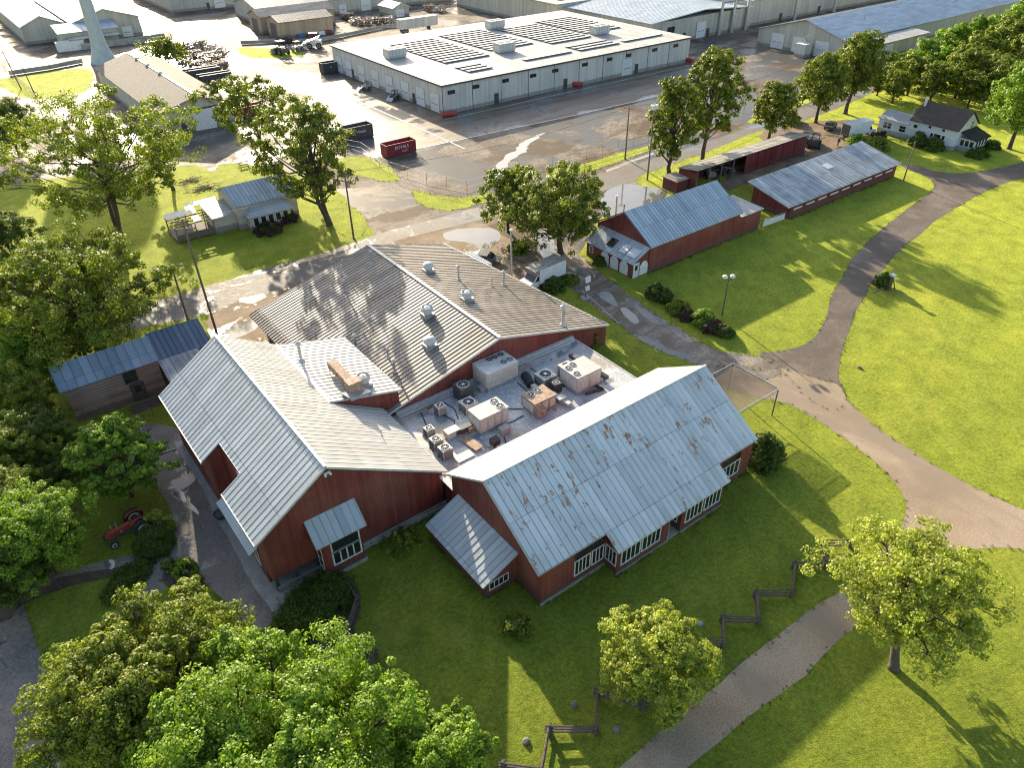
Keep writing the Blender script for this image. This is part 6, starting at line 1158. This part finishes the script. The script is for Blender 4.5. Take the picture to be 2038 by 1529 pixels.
t = make_tree('tall_airy_tree', 'tall open tree with bare limbs showing, in front of the tan-roofed garage', 'tree', 22, 26, 59, 'maple', 48, .10, 11, 80, .26, .3, .25, (.2, -5.5), outer=1.05, trunks=3, tr=.38)
putxy(t, *base(238, 465))
t = make_tree('slim_tree', 'small slim tree on the lawn below the tan-roofed garage', 'tree', 10.8, 7.6, 61, 'maple', 12, .24, 10, 45, .34, .35, .4, (-.5, 0))
putxy(t, *base(345, 378))
t = make_tree('tall_airy_tree', 'tall tree with a broad open crown standing at the right of the small cream house', 'tree', 20.2, 15, 67, 'olive', 34, .14, 12, 62, .3, .2, .2, (-2.2, .4), outer=1.02, trunks=2, tr=.45)
putxy(t, *base(655, 447))
t = make_tree('sparse_tree', 'sparse tree with two leafy arms behind the small cream house', 'tree', 17.5, 16, 71, 'olive', 18, .14, 10, 55, .34, .25, .42, (-2.2, .5), outer=1.05, trunks=2, tr=.3)
putxy(t, *base(545, 338))
t = make_tree('willow_tree', 'wide golden-green tree with drooping sides between the puddle and the lane', 'tree', 12.8, 14.5, 73, 'olive', 34, .14, 14, 66, .27, .22, .10, (-.2, .5), outer=.98, squash=1.5, tr=.42)
putxy(t, *base(1115, 502))
t = make_tree('willow_tree', 'smaller rounded tree by the road, left of the wide golden-green tree', 'tree', 10.5, 9.0, 79, 'olive', 20, .19, 12, 56, .27, .25, .12, (0, 0), outer=.93, squash=1.3, tr=.25)
putxy(t, *base(1012, 462))
t = make_tree('tall_airy_tree', 'narrow tall tree at the left end of the open farm shed', 'tree', 17.4, 9.6, 83, 'olive', 28, .19, 12, 56, .33, .15, .12, outer=.95, squash=1.3, top=.3, tr=.4)
putxy(t, *base(1331, 347))
t = make_tree('tall_airy_tree', 'tallest tree behind the open farm shed, with forked dark trunks', 'tree', 20.5, 12, 89, 'olive', 30, .17, 12, 56, .33, .22, .2, (1, 0), outer=.97, trunks=2, top=.4, squash=1.2, tr=.42)
putxy(t, *base(1398, 322))
t = make_tree('round_tree', 'rounded olive-green tree behind the middle of the open farm shed', 'tree', 11.4, 9.6, 97, 'olive', 20, .21, 13, 55, .33, .2, .10)
putxy(t, *base(1530, 276))
t = make_tree('broad_tree', 'leafy tree with one thick trunk left of the white box truck', 'tree', 13.6, 13, 101, 'olive', 22, .2, 13, 55, .36, .25, .18)
putxy(t, *base(1623, 244))
t = make_tree('broad_tree', 'taller leafy tree behind the white box truck', 'tree', 17.5, 13.6, 103, 'olive', 26, .19, 13, 55, .36, .22, .16, (1.2, 0), top=.4)
putxy(t, *base(1682, 226))
t = make_tree('shade_tree', 'yellow-green tree at the right edge with its trunk on the lawn past the white house', 'tree', 16, 14, 107, 'bright', 24, .2, 13, 60, .36, .22, .18)
putxy(t, *base(2008, 296))
t = make_tree('low_tree', 'low sprawling tree behind the tan-roofed garage beside the water tower leg', 'tree', 7.5, 15, 109, 'olive', 14, .2, 10, 40, .42, .2, .15)
t.location = (56.5, 230, 0)
# far wood on the right: separate trees, three kinds copied
wood = [make_tree('woodland_tree', 'x', 'tree', 13, 13, 200+i, lf, 16, .2, 12, 46, .46, .2, .08, group='trees of the wood behind the white house') for i, lf in enumerate(('maple', 'bright', 'olive'))]
spots = [(1745,190,0,.62),(1775,205,2,.6),(1700,190,2,.5),(1805,190,0,.85),(1850,205,2,.72),(1830,160,1,.9),(1875,175,1,.8),(1900,195,0,.9),(1885,135,1,.95),
         (1930,165,0,1.0),(1960,200,2,.95),(1935,120,1,.95),(1985,150,0,1.1),(1990,105,1,1.0),(2035,175,2,1.1),(2045,120,0,1.15),(2035,80,1,1.1),(1975,215,0,.8),(1925,215,2,.7),(1780,168,1,.6),(2080,60,2,1.2),(2095,150,1,1.2)]
wl = ['low dark tree at the left tip of the wood, nearest the white house wing','round olive bush-like tree at the near left foot of the wood','low olive tree at the far left end of the wood by the taller leafy tree',
 'dark green tree rising over the roof of the white house wing','olive tree just behind the brown-roofed white house','bright crowned tree at the top left of the wood by the wet road','bright tree in the middle of the wood above the house chimney',
 'dark tree right behind the brown roof ridge','bright tree on the far edge of the wood beside the wet lot','dark tree in the heart of the wood','olive tree at the near foot of the wood right of the white house','bright tree high on the wood edge near the long warehouse',
 'big dark tree right of centre in the wood','big bright tree at the upper right of the wood','big olive tree at the right edge of the photo, lower part of the wood','big dark tree at the right edge of the photo, middle of the wood','bright tree at the right edge of the photo, topmost of the wood',
 'dark low tree at the near foot of the wood beside the lone lawn tree','olive low tree directly behind the porch of the white house','small bright tree at the top left tip of the wood','olive tree just past the right edge, top of the wood','bright tree just past the right edge, middle of the wood']
seen = set()
for i, ((px, py, k, s), lb) in enumerate(zip(spots, wl)):
    p = G(px, py); place(wood[k], k not in seen, (p.x, p.y, 0), i*1.3, (s, s, s*(.85+.2*((i*7) % 5)/5)), lb); seen.add(k)
# left edge trees
lt = [make_tree('edge_tree', 'x', 'tree', 12, 12, 300+i, lf, 26, .16, 15, 110, .2, .2, .1, outer=.92, group='trees along the left edge') for i, lf in enumerate(('bright', 'maple', 'dark'))]
ls = [(42,705,0,7.8,'pale green tree nearest the left end of the log cabin roof'),(28,785,1,7.6,'green tree at the left edge beside the log cabin wall'),(62,868,2,7.0,'dark tree at the left edge level with the feathery tree'),
 (10,900,1,7.5,'green tree cut by the left edge below the cabin'),(60,1058,0,8.6,'yellow-tipped tree left of the red tractor'),(0,1000,1,7.5,'tree cut by the left edge beside the yellow-tipped tree'),
 (8,470,2,9,'dark tree at the left edge beyond the road'),(12,240,2,11,'dark tree at the left edge above the lawn, beyond the tall open tree'),(150,655,1,7.0,'low green tree under the left side of the broad dark-limbed tree'),(30,600,1,10,'green tree at the left edge on the far side of the road'),(110,950,2,4.6,'small dark tree below the feathery tree'),(-10,1130,2,7,'dark tree at the left edge above the planting bed')]
seen = set()
for i, (px, py, k, wd, lb) in enumerate(ls):
    s_ = wd/12; p = G(px, py, 7*s_); place(lt[k], k not in seen, (p.x, p.y, 0), i*1.7, s_, lb); seen.add(k)
# shrubs ------------------------------------------------------------------
def shrub(px, py, lb, rx, ry, h, seed, leaf='dark', name='shrub', **k):
    o = make_shrub(name, lb, 'shrub', rx, ry, h, seed, leaf, **k); p = G(px, py); o.location = (p.x, p.y, 0); return o
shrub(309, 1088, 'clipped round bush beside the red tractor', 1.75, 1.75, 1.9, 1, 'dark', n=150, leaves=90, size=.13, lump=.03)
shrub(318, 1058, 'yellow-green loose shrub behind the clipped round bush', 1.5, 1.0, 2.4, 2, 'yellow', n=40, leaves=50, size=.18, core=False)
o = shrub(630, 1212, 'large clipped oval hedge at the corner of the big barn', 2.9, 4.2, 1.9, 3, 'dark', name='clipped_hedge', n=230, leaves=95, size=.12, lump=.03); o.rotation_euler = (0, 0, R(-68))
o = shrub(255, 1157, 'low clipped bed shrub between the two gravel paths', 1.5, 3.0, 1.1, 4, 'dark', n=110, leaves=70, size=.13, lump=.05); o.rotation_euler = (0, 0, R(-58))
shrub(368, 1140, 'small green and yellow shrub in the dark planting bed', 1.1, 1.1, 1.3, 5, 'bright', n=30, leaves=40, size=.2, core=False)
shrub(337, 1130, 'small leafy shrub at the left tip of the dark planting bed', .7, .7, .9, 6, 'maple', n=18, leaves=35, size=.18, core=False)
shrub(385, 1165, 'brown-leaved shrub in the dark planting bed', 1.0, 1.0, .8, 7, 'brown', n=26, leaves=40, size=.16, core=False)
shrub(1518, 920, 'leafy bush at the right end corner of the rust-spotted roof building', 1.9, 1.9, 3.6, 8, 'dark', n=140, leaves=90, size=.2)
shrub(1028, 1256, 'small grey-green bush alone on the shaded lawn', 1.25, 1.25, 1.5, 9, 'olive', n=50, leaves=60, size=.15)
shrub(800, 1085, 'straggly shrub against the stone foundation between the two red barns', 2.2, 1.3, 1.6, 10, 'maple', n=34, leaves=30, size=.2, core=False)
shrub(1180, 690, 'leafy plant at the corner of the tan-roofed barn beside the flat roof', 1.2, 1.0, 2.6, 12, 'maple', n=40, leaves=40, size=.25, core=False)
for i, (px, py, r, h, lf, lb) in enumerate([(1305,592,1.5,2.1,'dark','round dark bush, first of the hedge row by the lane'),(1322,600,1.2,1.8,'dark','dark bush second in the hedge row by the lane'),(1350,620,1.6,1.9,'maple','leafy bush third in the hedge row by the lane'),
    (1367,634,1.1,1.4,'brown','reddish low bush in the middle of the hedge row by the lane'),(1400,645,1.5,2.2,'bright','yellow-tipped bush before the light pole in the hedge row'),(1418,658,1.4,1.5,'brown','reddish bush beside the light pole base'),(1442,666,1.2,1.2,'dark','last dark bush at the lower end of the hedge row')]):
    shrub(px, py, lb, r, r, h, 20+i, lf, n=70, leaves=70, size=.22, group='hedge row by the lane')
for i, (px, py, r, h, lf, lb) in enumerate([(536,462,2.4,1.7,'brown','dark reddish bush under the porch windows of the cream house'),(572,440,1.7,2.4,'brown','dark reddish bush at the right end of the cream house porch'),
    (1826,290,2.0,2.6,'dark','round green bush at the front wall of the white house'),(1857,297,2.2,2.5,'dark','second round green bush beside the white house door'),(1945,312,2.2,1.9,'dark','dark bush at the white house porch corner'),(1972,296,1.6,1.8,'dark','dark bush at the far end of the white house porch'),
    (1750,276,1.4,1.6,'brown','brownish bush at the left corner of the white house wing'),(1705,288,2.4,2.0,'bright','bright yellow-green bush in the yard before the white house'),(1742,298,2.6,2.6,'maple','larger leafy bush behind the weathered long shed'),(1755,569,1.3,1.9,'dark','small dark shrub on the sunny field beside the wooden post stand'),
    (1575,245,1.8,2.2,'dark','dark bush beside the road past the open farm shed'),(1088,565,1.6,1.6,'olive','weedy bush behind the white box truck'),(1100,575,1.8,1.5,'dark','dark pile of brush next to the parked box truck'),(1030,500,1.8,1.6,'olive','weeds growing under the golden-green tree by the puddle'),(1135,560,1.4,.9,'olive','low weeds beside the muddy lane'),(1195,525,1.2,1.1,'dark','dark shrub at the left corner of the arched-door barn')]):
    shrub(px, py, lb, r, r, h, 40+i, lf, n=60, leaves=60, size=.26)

# tufts of longer grass along the edges of drives, paths and walls
cents = []
rt = random.Random(9)
for p in EDGE:
    if p.length < 150 and rt.random() < .5: cents.append((p.x+rt.uniform(-.25, .25), p.y+rt.uniform(-.25, .25), .03))
for a, c in (((24, 28.3), (30.6, 28.3)), ((30.7, 26.85), (36.5, 26.85)), ((38.2, 26.85), (43.5, 26.85)), ((44, 28.3), (49.2, 28.3)), ((23.9, 28.4), (23.9, 31.3)), ((20.8, 31.3), (20.8, 39.6)), ((20.9, 31.4), (24, 31.4)), ((16, 41.7), (24, 41.7)), ((49.2, 28.4), (49.2, 40)), ((54, 53), (50, 80)), ((71, 62.5), (95, 62.5)), ((102, 61.7), (132, 61.7)), ((48.8, 41), (48.8, 53)), ((34, 110), (40, 110)), ((153.3, 63), (153.3, 78))):
    a, c = Vector((*a, 0)), Vector((*c, 0)); n = int((c-a).length/.22)
    for k in range(n): q = a.lerp(c, rt.random()); cents.append((q.x+rt.gauss(0, .15), q.y+rt.gauss(0, .15), .05))
LF['tuft'] = leafmat('tuft_grass', (.05, .10, .012), (.09, .15, .016), (.15, .18, .03), .4)
o = leaf_mesh('grass_tufts', cents, [rt.uniform(.10, .26) for _ in cents], [(0, 0, 1)]*len(cents), 12, .17, 5, LF['tuft'], None, flat=.7, upb=.1, aspect=.3)
o['kind'] = 'stuff'
